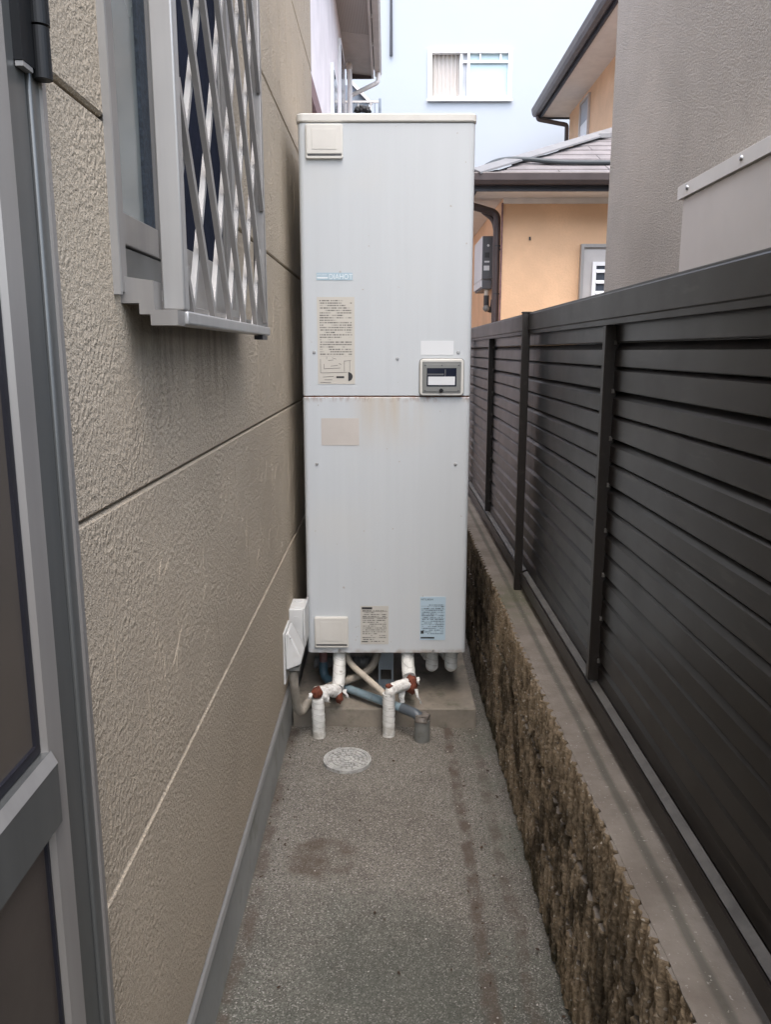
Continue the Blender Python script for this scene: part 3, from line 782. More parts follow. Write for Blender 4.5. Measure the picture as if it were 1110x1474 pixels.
# breaker box
bk = prism('breaker_box', rrect(.119, .281, 1.2875, 1.421, .013, 4), 'y', HYF-.016, HYF+.001, M_cream, up, .003)
prism('gasket', rrect(.117, .2835, 1.2857, 1.4232, .014, 4), 'y', HYF-.004, HYF+.002, M_grey, bk)
prism('breaker_lid', rrect(.128, .271, 1.297, 1.412, .004, 3), 'y', HYF-.0185, HYF-.0155, M_grey, bk, .001)
prism('lid_step', rrect(.135, .265, 1.303, 1.402, .003, 3), 'y', HYF-.0205, HYF-.0187, M_grey, bk, .0008)
box('lid_window', .1445, .2535, HYF-.0215, HYF-.0207, 1.3215, 1.388, M_glassd, bk)
a = Acc(); a.box(.147, .207, HYF-.0221, HYF-.0217, 1.362, 1.368); a.box(.2105, .214, HYF-.0221, HYF-.0217, 1.354, 1.383); a.mk('breaker_switch', M_invd, bk)
box('window_sticker', .1495, .248, HYF-.0226, HYF-.0217, 1.3265, 1.357, M_sticker, bk)
disc_y('lid_knob', .198, HYF-.018, 1.3065, .0075, .009, M_black, bk)
for x, z in ((.1385, 1.306), (.2615, 1.306), (.1385, 1.398), (.2, 1.398), (.2615, 1.398)): disc_y('lid_screw', x, HYF-.0203, z, .003, .0012, M_invd, bk, 8)
# legs: front channel, two at the back
def leg(x, y, w_):
    p = Acc(); p.box(x-w_, x-w_+.009, y-.03, y+.03, .084, .2615); p.box(x+w_-.009, x+w_, y-.03, y+.03, .084, .2615)
    p.box(x-w_+.009, x+w_-.009, y-.012, y-.004, .15, .2615); p.box(x-w_+.009, x+w_-.009, y-.012, y-.004, .084, .105)
    p.box(x-w_-.012, x+w_+.004, y-.038, y+.04, .0765, .0838)
    return p.mk('leg', M_legm, heater)
leg(-.006, 3.20, .031); leg(-.24, 3.68, .03); leg(.23, 3.68, .03)
# ribbed duct crossing below the body
tube('ribbed_duct', [(-.31+.0035*i, 3.27, .150) for i in range(72)], .024, M_duct, heater, 12, lambda L, a, i: 1+.10*(1 if i % 4 < 2 else -1))

# ------------------------------------------------------------------ pipes around the heater
def wraprf(seed, amp=.085, pitch=.026, lump=.05):
    def f(L, a, i):
        s = (L/pitch+a/(2*math.pi)) % 1.0
        return 1+amp*(s-.5)+lump*noise.noise((L*28, math.cos(a)*1.2, math.sin(a)*1.2+seed))
    return f
def flap(par, x, y, z, L, wd, seed, dirn=(1, 0)):
    r_ = random.Random(seed); V, F = [], []
    for i in range(5):
        t = i/4; bx = x+dirn[0]*L*t*.4+r_.uniform(-.003, .003); bz = z-L*t
        V += [(bx-wd*(1-.5*t)/2, y-.006*math.sin(t*3), bz), (bx+wd*(1-.4*t)/2, y-.01*math.sin(t*2.2), bz+r_.uniform(-.002, .003))]
    for i in range(4): F.append((2*i, 2*i+1, 2*i+3, 2*i+2))
    o = mk('torn_tape', V, F, M_flaky, par); return o
# left wrapped pipe
pa = thing('wrapped_pipe', (-.261, 2.889, 0), 'white tape wrapped water pipe with rusty joints, left one beneath the heater', 'pipe', 'wrapped water pipes')
tube('floor_riser', corner_path([(-.262,2.889,-.01),(-.265,2.889,.158)], step=.006), .0248, M_wrap, pa, 16, wraprf(1))
tube('cross_run', corner_path([(-.273,2.893,.176),(-.235,2.92,.174),(-.196,2.965,.152)], .02, step=.006), .0235, M_flaky, pa, 16, wraprf(2, .08, .03, .16))
tube('drop', corner_path([(-.192,3.10,.262),(-.193,3.06,.19),(-.196,2.99,.15)], .03, step=.005), .0255, M_wrap, pa, 16, wraprf(3, .06, .04, .10))
def lump(name, c, r, mat, par, sq=(1, 1, 1), seed=0, am=.25):
    bm = bmesh.new(); bmesh.ops.create_icosphere(bm, subdivisions=3, radius=1)
    V = [Vector(c)+Vector((v.co.x*r*sq[0], v.co.y*r*sq[1], v.co.z*r*sq[2]))*(1+am*noise.noise(v.co*2.2+Vector((seed, 0, 0)))+.4*am*noise.noise(v.co*6+Vector((seed, 3, 0)))) for v in bm.verts]
    F = [tuple(v.index for v in f.verts) for f in bm.faces]; bm.free(); return mk(name, V, F, mat, par, True)
lump('rusty_joint', (-.266, 2.878, .184), .021, M_rust, pa, (1, .9, 1.1), 1)
lump('rusty_joint', (-.187, 2.952, .132), .0185, M_rust, pa, (.8, .9, 1.3), 2)
flap(pa, -.288, 2.868, .186, .02, .014, 1, (-1, 0)); flap(pa, -.168, 2.96, .160, .035, .016, 2); flap(pa, -.24, 2.895, .168, .03, .03, 5)
lump('torn_wrapping', (-.243, 2.890, .168), .018, M_flaky, pa, (1, .8, 1.1), 4, .4)
# right wrapped pipe
pb = thing('wrapped_pipe', (.005, 2.90, 0), 'white tape wrapped water pipe with a large rusted elbow, right one beneath the heater', 'pipe', 'wrapped water pipes')
tube('floor_riser', corner_path([(.005,2.90,-.01),(.005,2.90,.172)], step=.006), .0238, M_wrap, pb, 16, wraprf(5))
tube('cross_run', corner_path([(.008,2.905,.183),(.045,2.94,.181),(.083,2.975,.18)], .02, step=.006), .0235, M_flaky, pb, 16, wraprf(6, .08, .03, .16))
tube('drop', corner_path([(.080,3.10,.262),(.081,3.07,.225),(.086,3.0,.195)], .03, step=.005), .0262, M_wrap, pb, 16, wraprf(7, .06, .04, .10))
lump('rusty_joint', (.092, 2.975, .175), .029, M_rust, pb, (.85, .9, 1.35), 7, .2)
lump('rusty_joint', (.006, 2.894, .203), .0125, M_rust, pb, (1.1, 1, .8), 8)
flap(pb, .060, 2.948, .163, .055, .026, 8, (-.3, 0)); flap(pb, .112, 2.955, .165, .06, .012, 9, (.7, 0)); flap(pb, .118, 2.965, .21, .03, .012, 12, (.2, 0))
lump('torn_wrapping', (.010, 2.892, .178), .020, M_flaky, pb, (1, .8, 1.3), 9, .35)
# drain line and its socket
dp = thing('drain_pipe', (-.05, 3.0, .09), 'blue-grey plastic drain pipe sloping behind the wrapped pipes', 'pipe')
tube('coupling', [(-.268,3.20,.262),(-.268,3.20,.225)], .019, M_pink, dp, 12)
tube('coupling', [(-.2675,3.20,.223),(-.267,3.20,.178)], .0165, M_pink, dp, 12)
tube('elbow', corner_path([(-.267,3.20,.180),(-.266,3.19,.118),(-.215,3.13,.110)], .03, 6), .0185, M_bluedk, dp, 14)
tube('run', corner_path([(-.216,3.13,.112),(.06,2.91,.105)], step=.02), .0165, M_blue, dp, 14)
tube('outlet_elbow', corner_path([(.055,2.914,.106),(.118,2.866,.100),(.131,2.861,.052)], .035, 7), .0195, M_slate, dp, 14)
so = thing('drain_socket', (.132, 2.861, 0), 'grey plastic pipe socket with crumpled tape around its mouth, set in the concrete', 'pipe')
tube('socket_body', [(.132,2.861,-.012),(.132,2.861,.04),(.131,2.861,.084)], .0300, M_pvcgrey, so, 20)
tube('crumpled_tape', [(.131,2.861,.0805+.0035*i) for i in range(8)], .029, M_tapebr, so, 22, lambda L, a, i: 1.06+.38*noise.noise((math.cos(a)*1.7, math.sin(a)*1.7, L*70))-.02*i)
# hoses and conduit
tube_o = tube('relief_hose', smooth_path([(-.172,3.14,.262),(-.150,3.10,.215),(-.085,3.02,.185),(-.03,2.955,.163),(-.008,2.928,.150)], 8), .0125, M_hose, None, 12)
tag(tube_o, 'thin beige hose sloping from the heater to the right wrapped pipe', 'hose')
ribs_ = lambda L, a, i: 1+.07*math.sin(L*2*math.pi/.0062)
co = tube('flexible_conduit', [p for p in smooth_path([(-.342,2.775,.315),(-.340,2.785,.25),(-.337,2.82,.16),(-.325,2.86,.118),(-.306,2.93,.122),(-.27,3.0,.135),(-.20,3.06,.142),(-.12,3.10,.158),(-.06,3.14,.19),(-.03,3.20,.262)], 60)], .0158, M_cond, None, 12, ribs_)
tag(co, 'ribbed taupe cable conduit looping from the wall hood up under the heater', 'conduit')
for i, (x0, lab) in enumerate(((.183, 'short white wrapped pipe end under the heater, the one nearer the rusted elbow'), (.262, 'short white wrapped pipe end under the heater, the one nearest the block wall'))):
    st = thing('capped_pipe', (x0, 3.19, .19), lab, 'pipe', 'capped pipe ends under the heater')
    tube('wrapped_arm', corner_path([(x0-.07,3.34,.235),(x0-.04,3.26,.222),(x0-.012,3.215,.20)], .03, step=.005), .0235, M_wrap, st, 14, wraprf(20+i, .06, .03, .12))
    tube('wrapped_end', corner_path([(x0+.002,3.18,.25),(x0,3.175,.150)], step=.005), .0262, M_wrap, st, 16, lambda L, a, i: (1+.12*noise.noise((L*35, math.cos(a)*1.6+x0*9, math.sin(a)*1.6)))*(1 if L < .08 else max(.35, 1-((L-.08)/.02)**2*.6)))
# wall hood and junction box
jb = thing('junction_box', (-.35, 2.98, .40), 'square white junction box on the beige siding beside the heater', 'junction box')
b_ = box('box_body', -.369, -.316, 2.90, 3.035, .36, .505, M_white, jb, .004)
box('box_lid', -.3155, -.3085, 2.895, 3.040, .355, .510, M_white, jb, .003)
for q, z in enumerate((.405, .46)):
    tube('knockout', [(-.342,2.9005,z),(-.342,2.8985,z)], .018, M_white, jb, 16)
for y in (2.93, 3.0): tube('knockout', [(-.342,y,.5045),(-.342,y,.5065)], .016, M_white, jb, 16)
hd = thing('cable_hood', (-.36, 2.79, .38), 'white sloping cable entry hood on the wall in front of the junction box', 'cable hood')
box('back_plate', -.3695, -.362, 2.715, 2.865, .285, .475, M_white, hd, .002, 1)
V = [(-.3615,2.722,.47),(-.3615,2.858,.47),(-.3615,2.722,.335),(-.3615,2.858,.335),(-.305,2.735,.375),(-.305,2.845,.375),(-.309,2.735,.352),(-.309,2.845,.352),(-.352,2.735,.476),(-.352,2.845,.476)]
F = [(0,8,4,6,2),(1,3,7,5,9),(8,9,5,4),(4,5,7,6),(0,1,9,8),(2,6,7,3),(0,2,3,1)]
hb = fixn(mk('hood_shell', V, F, M_white, hd)); bevel(hb, .005, 2)
box('hood_mouth', -.358, -.316, 2.745, 2.835, .325, .339, M_grey, hd)
disc_y('hood_screw', -.345, 2.7335, .452, .004, .002, M_screw, hd, 8)

# ------------------------------------------------------------------ inspection cover in the floor
mc = thing('manhole_cover', (-.1445, 2.69, 0), 'round pale inspection cover with concentric pattern set in the alley concrete', 'manhole cover')
MX, MY = -.1445, 2.692
def ring(name, r0, r1, z0, z1, mat, n=48):
    V, F = [], []
    for k in range(n):
        t = 2*math.pi*k/n; c, s = math.cos(t), math.sin(t)
        V += [(MX+r0*c, MY+r0*s, z0), (MX+r0*c, MY+r0*s, z1), (MX+r1*c, MY+r1*s, z1), (MX+r1*c, MY+r1*s, z0)]
    for k in range(n):
        a, b = 4*k, 4*((k+1) % n)
        F += [(a+j, a+j+1, b+j+1, b+j) for j in range(3)]
    return fixn(mk(name, V, F, mat, mc))
tube('cover_disc', [(MX,MY,-.01),(MX,MY,.0085)], .0785, M_coverj, mc, 40)
ring('frame_ring', .0795, .0865, -.01, .0125, M_cover)
ring('rim', .0725, .078, .004, .0125, M_cover)
for q, (r0, r1, n) in enumerate(((.0575, .0705, 20), (.043, .0555, 16), (.0285, .041, 11), (.014, .0265, 7))):
    for k in range(n):
        a0 = 2*math.pi*(k+.06+.5*(q % 2))/n; a1 = 2*math.pi*(k+.94+.5*(q % 2))/n
        m = 4; P = [(MX+r1*math.cos(a0+(a1-a0)*j/m), MY+r1*math.sin(a0+(a1-a0)*j/m)) for j in range(m+1)]
        P += [(MX+r0*math.cos(a1+(a0-a1)*j/m), MY+r0*math.sin(a1+(a0-a1)*j/m)) for j in range(m+1)]
        prism('raised_tile', P, 'z', .006, .0118, M_cover, mc)
tube('centre_boss', [(MX,MY,.006),(MX,MY,.0125)], .012, M_cover, mc, 20)
tube('lifting_tab', [(MX-.045,MY+.080,.004),(MX-.028,MY+.083,.010)], .006, M_cover, mc, 8)

# debris
a = Acc(); rl = random.Random(21)
spots = [(-.33+rl.uniform(-.04, .04), rl.uniform(2.0, 2.9)) for _ in range(26)]+[(rl.uniform(.215, .30), rl.uniform(1.5, 2.9)) for _ in range(34)]+[(rl.uniform(-.3, .2), rl.uniform(1.5, 2.9)) for _ in range(16)]+[(rl.uniform(-.32, .1), 2.94+rl.uniform(-.03, .02)) for _ in range(14)]+[(rl.uniform(.35, .395), rl.uniform(1.4, 2.9)) for _ in range(20)]
for x, y in spots:
    n = 6; th = rl.uniform(0, 6.28); L = rl.uniform(.002, .007); wd = L*rl.uniform(.3, .6); V = []
    for k in range(n):
        t = 2*math.pi*k/n; u_, v_ = L*math.cos(t)*rl.uniform(.7, 1.2), wd*math.sin(t)
        V.append((x+u_*math.cos(th)-v_*math.sin(th), y+u_*math.sin(th)+v_*math.cos(th), .0035+rl.uniform(0, .003)))
    V.append((x, y, .008)); a.add(V, [(k, (k+1) % n, n) for k in range(n)])
lv = a.mk('fallen_leaves', M_leafbr); tag(lv, 'scraps of dry brown leaf scattered on the alley concrete', kind='stuff')
a = Acc()
for k in range(60):
    x, y = (rl.uniform(-.36, .2), rl.uniform(1.4, 2.9)) if k % 2 else (rl.uniform(.21, .38), rl.uniform(1.4, 3.0))
    r_ = rl.uniform(.0012, .0035); c = Vector((x, y, .003)); V = [c+Vector((r_,0,0)), c+Vector((0,r_,0)), c+Vector((-r_,0,0)), c+Vector((0,-r_*.8,0)), c+Vector((0,0,r_))]
    a.add(V, [(0,1,4),(1,2,4),(2,3,4),(3,0,4)])
pbb = a.mk('gravel_chips', M_pebble); tag(pbb, 'tiny pale stone chips loose on the alley concrete', kind='stuff')

# ------------------------------------------------------------------ grey stucco neighbour, right
gb = thing('grey_stucco_house', (3, 1, 0), 'grey-taupe rough stucco house rising behind the dark slatted fence', 'house')
box('wall', 1.15, 5.2, .9, 4.48, 0, 3.55, M_grey_st, gb, .012)
prism('roof', [(1.12, 3.55), (5.25, 3.55), (5.25, 3.61), (3.2, 4.4), (1.12, 3.61)], 'y', .85, 4.53, M_roof, gb)
box('vent_hood', 1.09, 1.149, 2.83, 3.02, 3.10, 3.26, M_gut, gb, .01)
cb = thing('sheet_metal_cabinet', (1.08, 1.9, .9), 'pale taupe sheet metal cabinet against the grey stucco wall above the fence', 'cabinet')
box('cabinet_body', 1.004, 1.149, 1.0, 2.915, .35, 1.955, M_sheet, cb, .004)
prism('drip_cap', [(.994,1.956),(1.149,1.956),(1.149,2.012),(1.004,2.004),(.994,1.998)], 'y', .99, 2.945, M_sheetlt, cb)
for y in (2.85, 2.43, 2.0, 1.6): tube('cap_screw', [(.996,y,1.980),(.990,y,1.980),(.987,y,1.980)], .008, M_screw, cb, 10, lambda L, a, i: (1, 1, .6)[i])
tube('panel_rivet', [(1.006,2.22,1.905),(1.001,2.22,1.905)], .005, M_invd, cb, 8)

# ------------------------------------------------------------------ apricot house beyond the fence
oh = thing('apricot_house', (3.0, 10, 0), 'apricot stucco house with brown gutters and slate roof beyond the fence', 'house')
box('ground_floor_wall', 1.08, 6.5, 8.0, 13.6, 0, 2.93, M_orange, oh)
box('wall_bracket', 1.33, 1.345, 7.985, 7.999, 2.47, 2.50, M_dgrey, oh)
ER = [.75, 7.55, 2.955]; SL = .47
# soffit, fascia, gutter (front and side)
prism('soffit', [(.79,2.845),(6.6,2.845),(6.6,2.86),(.79,2.86)], 'y', 7.60, 7.998, M_soff, oh)
box('soffit', .79, 1.078, 8.0, 13.6, 2.845, 2.86, M_soff, oh)
box('wall_top_strip', 1.078, 6.5, 7.985, 7.9995, 2.795, 2.843, M_soff, oh)
box('fascia', .77, 6.6, 7.575, 7.598, 2.83, 2.935, M_fasc, oh)
box('fascia', .768, .79, 7.60, 13.6, 2.83, 2.935, M_fasc, oh)
gp = [(7.47,2.905),(7.50,2.875),(7.555,2.875),(7.572,2.89),(7.572,2.955),(7.565,2.955),(7.562,2.892),(7.505,2.885),(7.482,2.91),(7.482,2.962),(7.466,2.968),(7.462,2.958)]
prism('gutter', gp, 'x', .70, 6.6, M_gut, oh)
prism('gutter', [(y-6.80, z) for y, z in gp], 'y', 7.575, 13.6, M_gut, oh)
# slates: rows of thin tiles on the front slope, cut along the hip
roof_core = mk('roof_deck', [(.75,7.56,2.935),(6.6,7.56,2.935),(6.6,9.7,2.935+2.14*SL),(2.89,9.7,2.935+2.14*SL),(.75,13.6,2.935),(2.89,11.5,2.935+2.14*SL),(6.6,11.5,2.935+2.14*SL),(6.6,13.6,2.935)],
               [(0,1,2,3),(0,3,5,4),(3,2,6,5),(4,5,6,7),(0,4,7,1),(1,7,6,2)], M_roof, oh)
rt = random.Random(13); run = .165
for r in range(13):
    ya = 7.53+run*r; yb = ya+run+.012
    za = 2.953+(ya-7.53)*SL+.010; zb = 2.953+(yb-7.53)*SL-.002
    xl = lambda y: .78+(y-7.53)*1.05
    x = -.3+(r % 2)*.45
    while x < 6.5:
        a0, a1 = max(x+.002, xl(ya)), x+.906
        b0 = max(x+.002, xl(yb))
        if a1-b0 > .05:
            dz = rt.uniform(-.0015, .002)
            V = [(a0,ya,za+dz),(a1,ya,za+dz),(a1,yb,zb+dz),(b0,yb,zb+dz),(a0,ya,za-.013+dz),(a1,ya,za-.013+dz),(a1,yb,zb-.013+dz),(b0,yb,zb-.013+dz)]
            if a1 < 4.5: mk('roof_slate', V, [(0,1,2,3),(7,6,5,4),(0,4,5,1),(1,5,6,2),(2,6,7,3),(3,7,4,0)], M_roof, oh)
        x += .91
hc = Acc()
h0, h1 = Vector((.74, 7.50, 2.975)), Vector((.74+2.25*1.05, 9.75, 2.975+2.25*SL))
dv = (h1-h0).normalized(); sv = dv.cross(Vector((0, 0, 1))).normalized(); uv = sv.cross(dv)
for s0, s1, t0, t1 in ((-.085, 0, -.012, .03), (0, .085, .03, -.012)):
    hc.add([h0+sv*s0+uv*t0, h0+sv*s1+uv*t1, h1+sv*s1+uv*t1, h1+sv*s0+uv*t0, h0+sv*s0+uv*(t0-.015), h0+sv*s1+uv*(t1-.015), h1+sv*s1+uv*(t1-.015), h1+sv*s0+uv*(t0-.015)],
           [(0,1,2,3),(7,6,5,4),(0,4,5,1),(1,5,6,2),(2,6,7,3),(3,7,4,0)])
hc.mk('hip_cap', M_ridge, oh)
box('snow_guard', 2.12, 2.5, 8.72, 8.74, 3.545, 3.585, M_ridge, oh)
rc = tube('roof_cable', smooth_path([(.70,7.58,2.86),(.80,7.62,3.00),(1.0,7.80,3.13),(1.25,7.86,3.155),(1.55,7.83,3.125),(2.0,7.83,3.12),(3.0,7.83,3.12),(4.0,7.83,3.12)], 8), .021, M_cable, None, 10)
tag(rc, 'thick dark cable lying across the grey slate roof of the apricot house', 'cable')
# corner downpipe with its branch
dn = tube('downpipe', corner_path([(.74,8.07,2.80),(.86,8.07,2.77),(1.035,8.07,2.72),(1.04,8.07,0)], .06, 6), .034, M_dpipe, oh, 12)
tube('pipe_branch', smooth_path([(.90,8.10,2.745),(1.0,8.10,2.66),(1.035,8.09,2.52)], 6), .022, M_dpipe, dn, 10)
for z in (2.42, 1.98): tube('pipe_band', [(1.04,8.07,z),(1.04,8.07,z+.012)], .0365, M_dgrey, dn, 12)
box('band_arm', 1.06, 1.10, 8.03, 8.05, 2.385, 2.40, M_dgrey, dn)
tube('thin_corner_pipe', [(1.072,7.985,2.80),(1.072,7.985,0)], .009, M_pink, oh, 8)
# grey door with louvre window
od = box('side_door', 1.835, 2.75, 7.965, 7.998, .3, 2.40, M_doorg, oh)
a = Acc(); a.box(1.815, 1.845, 7.94, 7.999, .3, 2.43); a.box(2.74, 2.77, 7.94, 7.999, .3, 2.43); a.box(1.846, 2.739, 7.94, 7.999, 2.40, 2.43); a.mk('door_frame', M_alult, od)
a = Acc(); a.box(1.93, 1.965, 7.945, 7.964, 1.2, 2.27); a.box(2.60, 2.635, 7.945, 7.964, 1.2, 2.27); a.box(1.966, 2.599, 7.945, 7.964, 2.235, 2.27); a.box(1.966, 2.599, 7.945, 7.964, 1.2, 1.235); a.mk('louvre_frame', M_wframe, od)
box('louvre_glass', 1.966, 2.599, 7.958, 7.963, 1.236, 2.234, M_louv, od)
for k in range(10):
    z = 2.19-.098*k
    fixn(mk('louvre_slat', [(1.967,7.940,z-.012),(2.598,7.940,z-.012),(2.598,7.957,z+.012),(1.967,7.957,z+.012),(1.967,7.940,z-.020),(2.598,7.940,z-.020),(2.598,7.957,z+.004),(1.967,7.957,z+.004)], BF, M_wframe, od))
# upper storey
box('upper_wall', 3.0, 6.4, 9.75, 14.4, 2.9, 5.30, M_orange, oh)
box('upper_soffit', 2.56, 6.4, 9.2, 14.55, 5.262, 5.277, M_soff, oh)
box('upper_fascia', 2.535, 2.559, 9.15, 14.6, 5.235, 5.35, M_fasc, oh)
prism('upper_gutter', [(2.415,5.32),(2.44,5.282),(2.50,5.275),(2.533,5.29),(2.533,5.40),(2.523,5.40),(2.52,5.30),(2.45,5.292),(2.43,5.33),(2.43,5.405),(2.405,5.412),(2.40,5.395)], 'y', 9.1, 14.62, M_gut, oh)
prism('upper_roof', [(2.44,5.41),(4.7,6.5),(6.9,5.41),(6.9,5.36),(2.50,5.36)], 'y', 9.1, 14.65, M_roof, oh)
box('upper_end_fascia', 2.56, 6.4, 14.552, 14.58, 5.235, 5.35, M_fasc, oh)
tube('upper_downpipe', corner_path([(2.49,14.52,5.29),(2.50,14.52,5.22),(2.98,14.50,5.13),(2.985,14.50,4.4)], .04, 4), .035, M_gut, oh, 10)
uw = Acc(); uw.box(2.965, 2.999, 12.96, 13.0, 4.1, 5.19); uw.box(2.965, 2.999, 13.5, 13.54, 4.1, 5.19); uw.box(2.965, 2.999, 13.001, 13.499, 5.15, 5.19); uw.box(2.965, 2.999, 13.001, 13.499, 4.1, 4.14)
uwo = uw.mk('slit_window', M_gutp, oh)
box('window_pane', 2.984, 2.998, 13.001, 13.499, 4.85, 5.149, M_panes, uwo); box('window_blind', 2.982, 2.997, 13.001, 13.499, 4.141, 4.849, M_wframe, uwo)
# inverter on the side wall
iv = thing('inverter_box', (1.0, 8.6, 2.3), 'white and dark grey solar inverter box on the side wall of the apricot house', 'inverter')
box('inverter_case', .925, 1.045, 8.325, 9.02, 2.14, 2.55, M_invw, iv, .008)
ef = box('end_face', .93, 1.042, 8.30, 8.324, 2.145, 2.548, M_invd, iv, .004)
a = Acc(); a.box(.952, .998, 8.296, 8.2995, 2.345, 2.395); a.mk('button_pad', M_dgrey, ef)
box('sticker', .945, 1.0, 8.297, 8.2995, 2.225, 2.27, M_sticker, ef); box('sticker', .95, 1.0, 8.297, 8.2995, 2.30, 2.315, M_sticker, ef)
disc_y('lamp', .985, 8.30, 2.46, .012, .004, M_sticker, ef)
box('lower_case', .935, 1.03, 8.315, 8.98, 2.05, 2.138, M_invd, iv, .006); box('lower_strip', .922, .934, 8.33, 9.0, 2.07, 2.135, M_invw, iv)
tube('cable_gland', [(.985,8.36,2.05),(.985,8.36,1.99)], .024, M_hose, iv, 10)
tube('inverter_cable', corner_path([(.985,8.36,1.99),(.985,8.36,1.87),(1.05,8.37,1.84),(1.06,8.37,1.95)], .05, 6), .028, M_dgrey, iv, 10)
lump('cable_elbow', (.985, 8.345, 1.865), .034, M_pvcgrey, iv, (1, 1, 1), 3, .05)
box('back_bracket', 1.046, 1.078, 8.34, 9.0, 2.08, 2.50, M_alult, iv)

# ------------------------------------------------------------------ pale pink house, back left
ph = thing('pink_house', (-3, 10, 0), 'pale pink house with beige boxed eaves behind the beige house, back left', 'house')
box('wall', -5.5, -.65, 5.4, 13.4, 0, 5.82, M_pinkw, ph)
prism('soffit', [(-.649,5.745),(-.255,5.70),(-.255,5.715),(-.649,5.76)], 'y', 5.2, 11.0, M_soff2, ph)
prism('vent_panel', [(-.649,5.746),(-.255,5.701),(-.255,5.716),(-.649,5.761)], 'y', 11.003, 12.2, M_vent, ph)
prism('soffit', [(-.649,5.745),(-.255,5.70),(-.255,5.715),(-.649,5.76)], 'y', 12.203, 13.9, M_soff2, ph)
for y in (6.4, 8.0, 9.6): box('soffit_joint', -.62, -.27, y, y+.006, 5.703, 5.7035, M_fasc, ph)
box('fascia', -.253, -.222, 5.2, 13.92, 5.66, 5.84, M_gutp, ph)
prism('gutter', [(-.205,5.70),(-.12,5.70),(-.095,5.74),(-.095,5.82),(-.11,5.82),(-.113,5.745),(-.127,5.715),(-.205,5.715)], 'y', 5.2, 13.95, M_gutp, ph)
for k in range(9): box('gutter_clip', -.221, -.206, 5.6+k, 5.63+k, 5.70, 5.74, M_gutw, ph)
prism('roof', [(-.12,5.85),(-3.1,7.3),(-5.9,5.85),(-5.9,5.83),(-.12,5.83)], 'y', 5.1, 14.0, M_roof, ph)
box('end_beam', -.649, -.255, 13.90, 13.93, 5.66, 5.76, M_dpipe, ph)
tube('downpipe', corner_path([(-.15,13.75,5.70),(-.15,13.75,5.56),(-.60,13.75,5.36),(-.60,13.75,5.0)], .05, 5), .033, M_gutw, ph, 10)
dp2 = tube('downpipe', corner_path([(-.615,13.1,5.62),(-.575,13.1,5.60),(-.565,13.1,5.45),(-.565,13.1,3.0)], .05, 5), .036, M_gutw, ph, 12)
lump('pipe_head', (-.575, 13.1, 5.58), .05, M_gutp, dp2, (1, 1, 1.3), 2, .08)
for y0, y1, z0, z1 in ((9.9, 10.6, 3.4, 4.62), (11.5, 12.4, 3.6, 5.42)):
    f = box('window', -.649, -.608, y0, y1, z0, z1, M_wframe, ph, .004); box('window_pane', -.6075, -.604, y0+.06, y1-.06, z0+.06, z1-.06, M_glassd, f)
box('trim_band', -.649, -.60, 5.4, 7.95, 3.42, 3.58, M_pink, ph)

# ------------------------------------------------------------------ small grey gable with balcony in the gap
sh = thing('gable_house', (-1.2, 15.0, 0), 'slate-blue gabled house end seen through the gap under the pink house eaves', 'house')
prism('gable_wall', [(-3.0,0),(-.33,0),(-.33,5.58),(-.60,5.86),(-3.0,5.86)], 'y', 14.9, 15.3, M_slateblue, sh)
Acc().bar((-.62,14.88,5.90), (-.27,14.88,5.55), (.03, 0, .03), (0, .1, 0)).mk('barge_board', M_gutw, sh)
bal = thing('balcony_rail', (-.4, 14.6, 5.0), 'thin balcony railing with dark planters below the white sloping downpipe', 'railing')
box('top_rail', -.72, -.13, 14.58, 14.62, 5.50, 5.53, M_gutw, bal)
for k in range(9): box('baluster', -.70+.068*k, -.685+.068*k, 14.59, 14.61, 4.4, 5.499, M_slateblue if k % 3 else M_gutw, bal)
box('end_post', -.15, -.11, 14.57, 14.63, 4.4, 5.56, M_slateblue, bal)
for i, x in enumerate((-.50, -.42, -.34)): 
    q = lump('planter_shrub', (x, 14.5, 5.36+.02*(i % 2)), .055, M_dgrey, None, (1, 1, 1.1), i+3, .6)
    tag(q, ('left', 'middle', 'right')[i]+' one of three small dark shrubs in front of the balcony railing', 'plant', 'shrubs by the balcony')

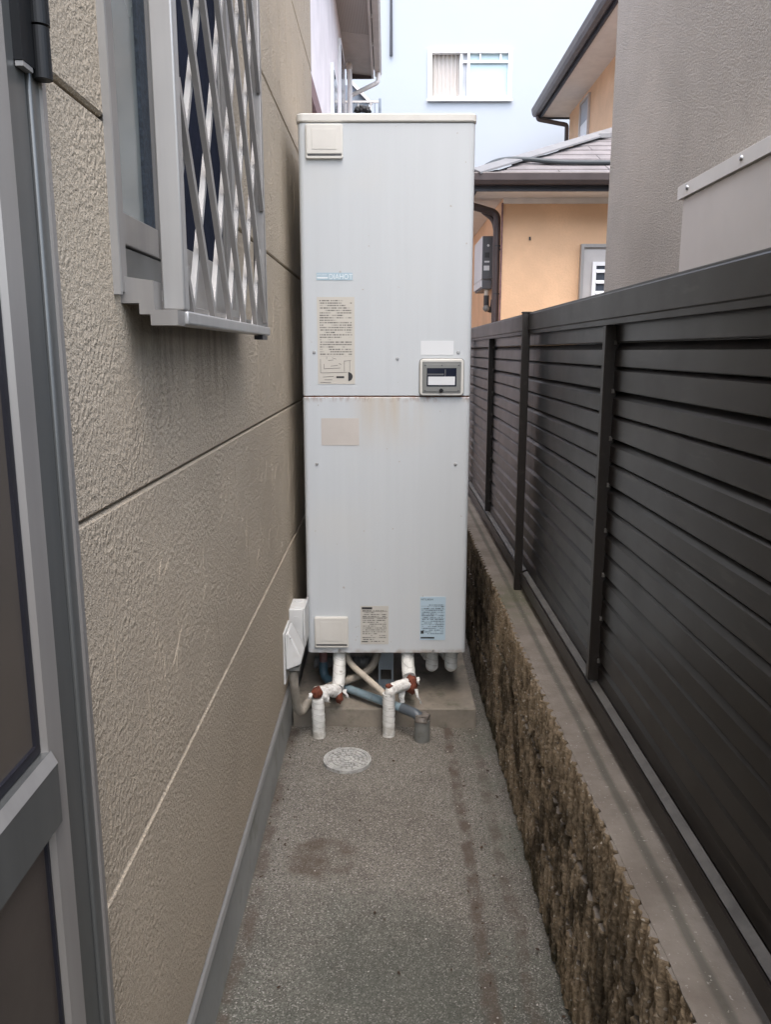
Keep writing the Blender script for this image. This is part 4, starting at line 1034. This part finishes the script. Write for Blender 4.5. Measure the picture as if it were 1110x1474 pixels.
# ------------------------------------------------------------------ far pale building
fb = thing('pale_blue_building', (2, 17, 0), 'tall pale blue-white building with a single sliding window closing the view', 'building')
FY = 16.0
WX0, WX1, WZ0, WZ1 = .739, 2.243, 5.924, 6.783
a = Acc(); a.box(-5, WX0, FY, 22, 0, 10.5); a.box(WX1, 9, FY, 22, 0, 10.5); a.box(WX0, WX1, FY, 22, 0, WZ0); a.box(WX0, WX1, FY, 22, WZ1, 10.5); a.box(WX0, WX1, FY+.3, 22, WZ0, WZ1)
a.mk('wall', M_farwall, fb)
a = Acc(); t_ = .062
a.box(WX0-.01, WX0+t_, FY-.035, FY+.09, WZ0, WZ1); a.box(WX1-t_, WX1+.01, FY-.035, FY+.09, WZ0, WZ1)
a.box(WX0+t_, WX1-t_, FY-.035, FY+.09, WZ1-t_, WZ1); a.box(WX0+t_, WX1-t_, FY-.035, FY+.09, WZ0, WZ0+t_)
fw = a.mk('window', M_wframe, fb)
box('window_ledge', WX0-.03, WX1+.03, FY-.06, FY-.036, WZ0-.02, WZ0+.012, M_wframe, fw)
a = Acc(); a.box(1.31, 1.355, FY+.0, FY+.05, WZ0+t_, WZ1-t_); a.box(1.44, 1.485, FY-.02, FY+.05, WZ0+t_, WZ1-t_)
a.box(1.356, 1.439, FY, FY+.04, 6.56, 6.60); a.box(1.486, WX1-t_, FY, FY+.04, 6.56, 6.60); a.box(1.66, 1.69, FY, FY+.04, 6.601, WZ1-t_); a.box(2.03, 2.06, FY, FY+.04, 6.601, WZ1-t_)
a.mk('window_bar', M_wframe, fw)
box('screen_strip', 1.356, 1.439, FY+.052, FY+.058, WZ0+t_, WZ1-t_, M_panes, fw)
box('window_pane', 1.486, WX1-t_, FY+.052, FY+.058, WZ0+t_, WZ1-t_, M_panec, fw)
V, F = [], []
for i in range(41):
    x = WX0+t_+(1.31-WX0-t_)*i/40; y = FY+.10+.02*math.sin(i*1.05); V += [(x, y, WZ0+t_), (x, y, WZ1-t_)]
for i in range(40): F.append((2*i, 2*i+2, 2*i+3, 2*i+1))
mk('curtain', V, F, M_curt, fw, True)
tube('conduit', [(.058,FY-.04,10.2),(.06,FY-.04,7.6),(.063,FY-.04,6.66)], .022, M_fasc, fb, 8, lambda L, a, i: (.6, .9, 1.2)[i])
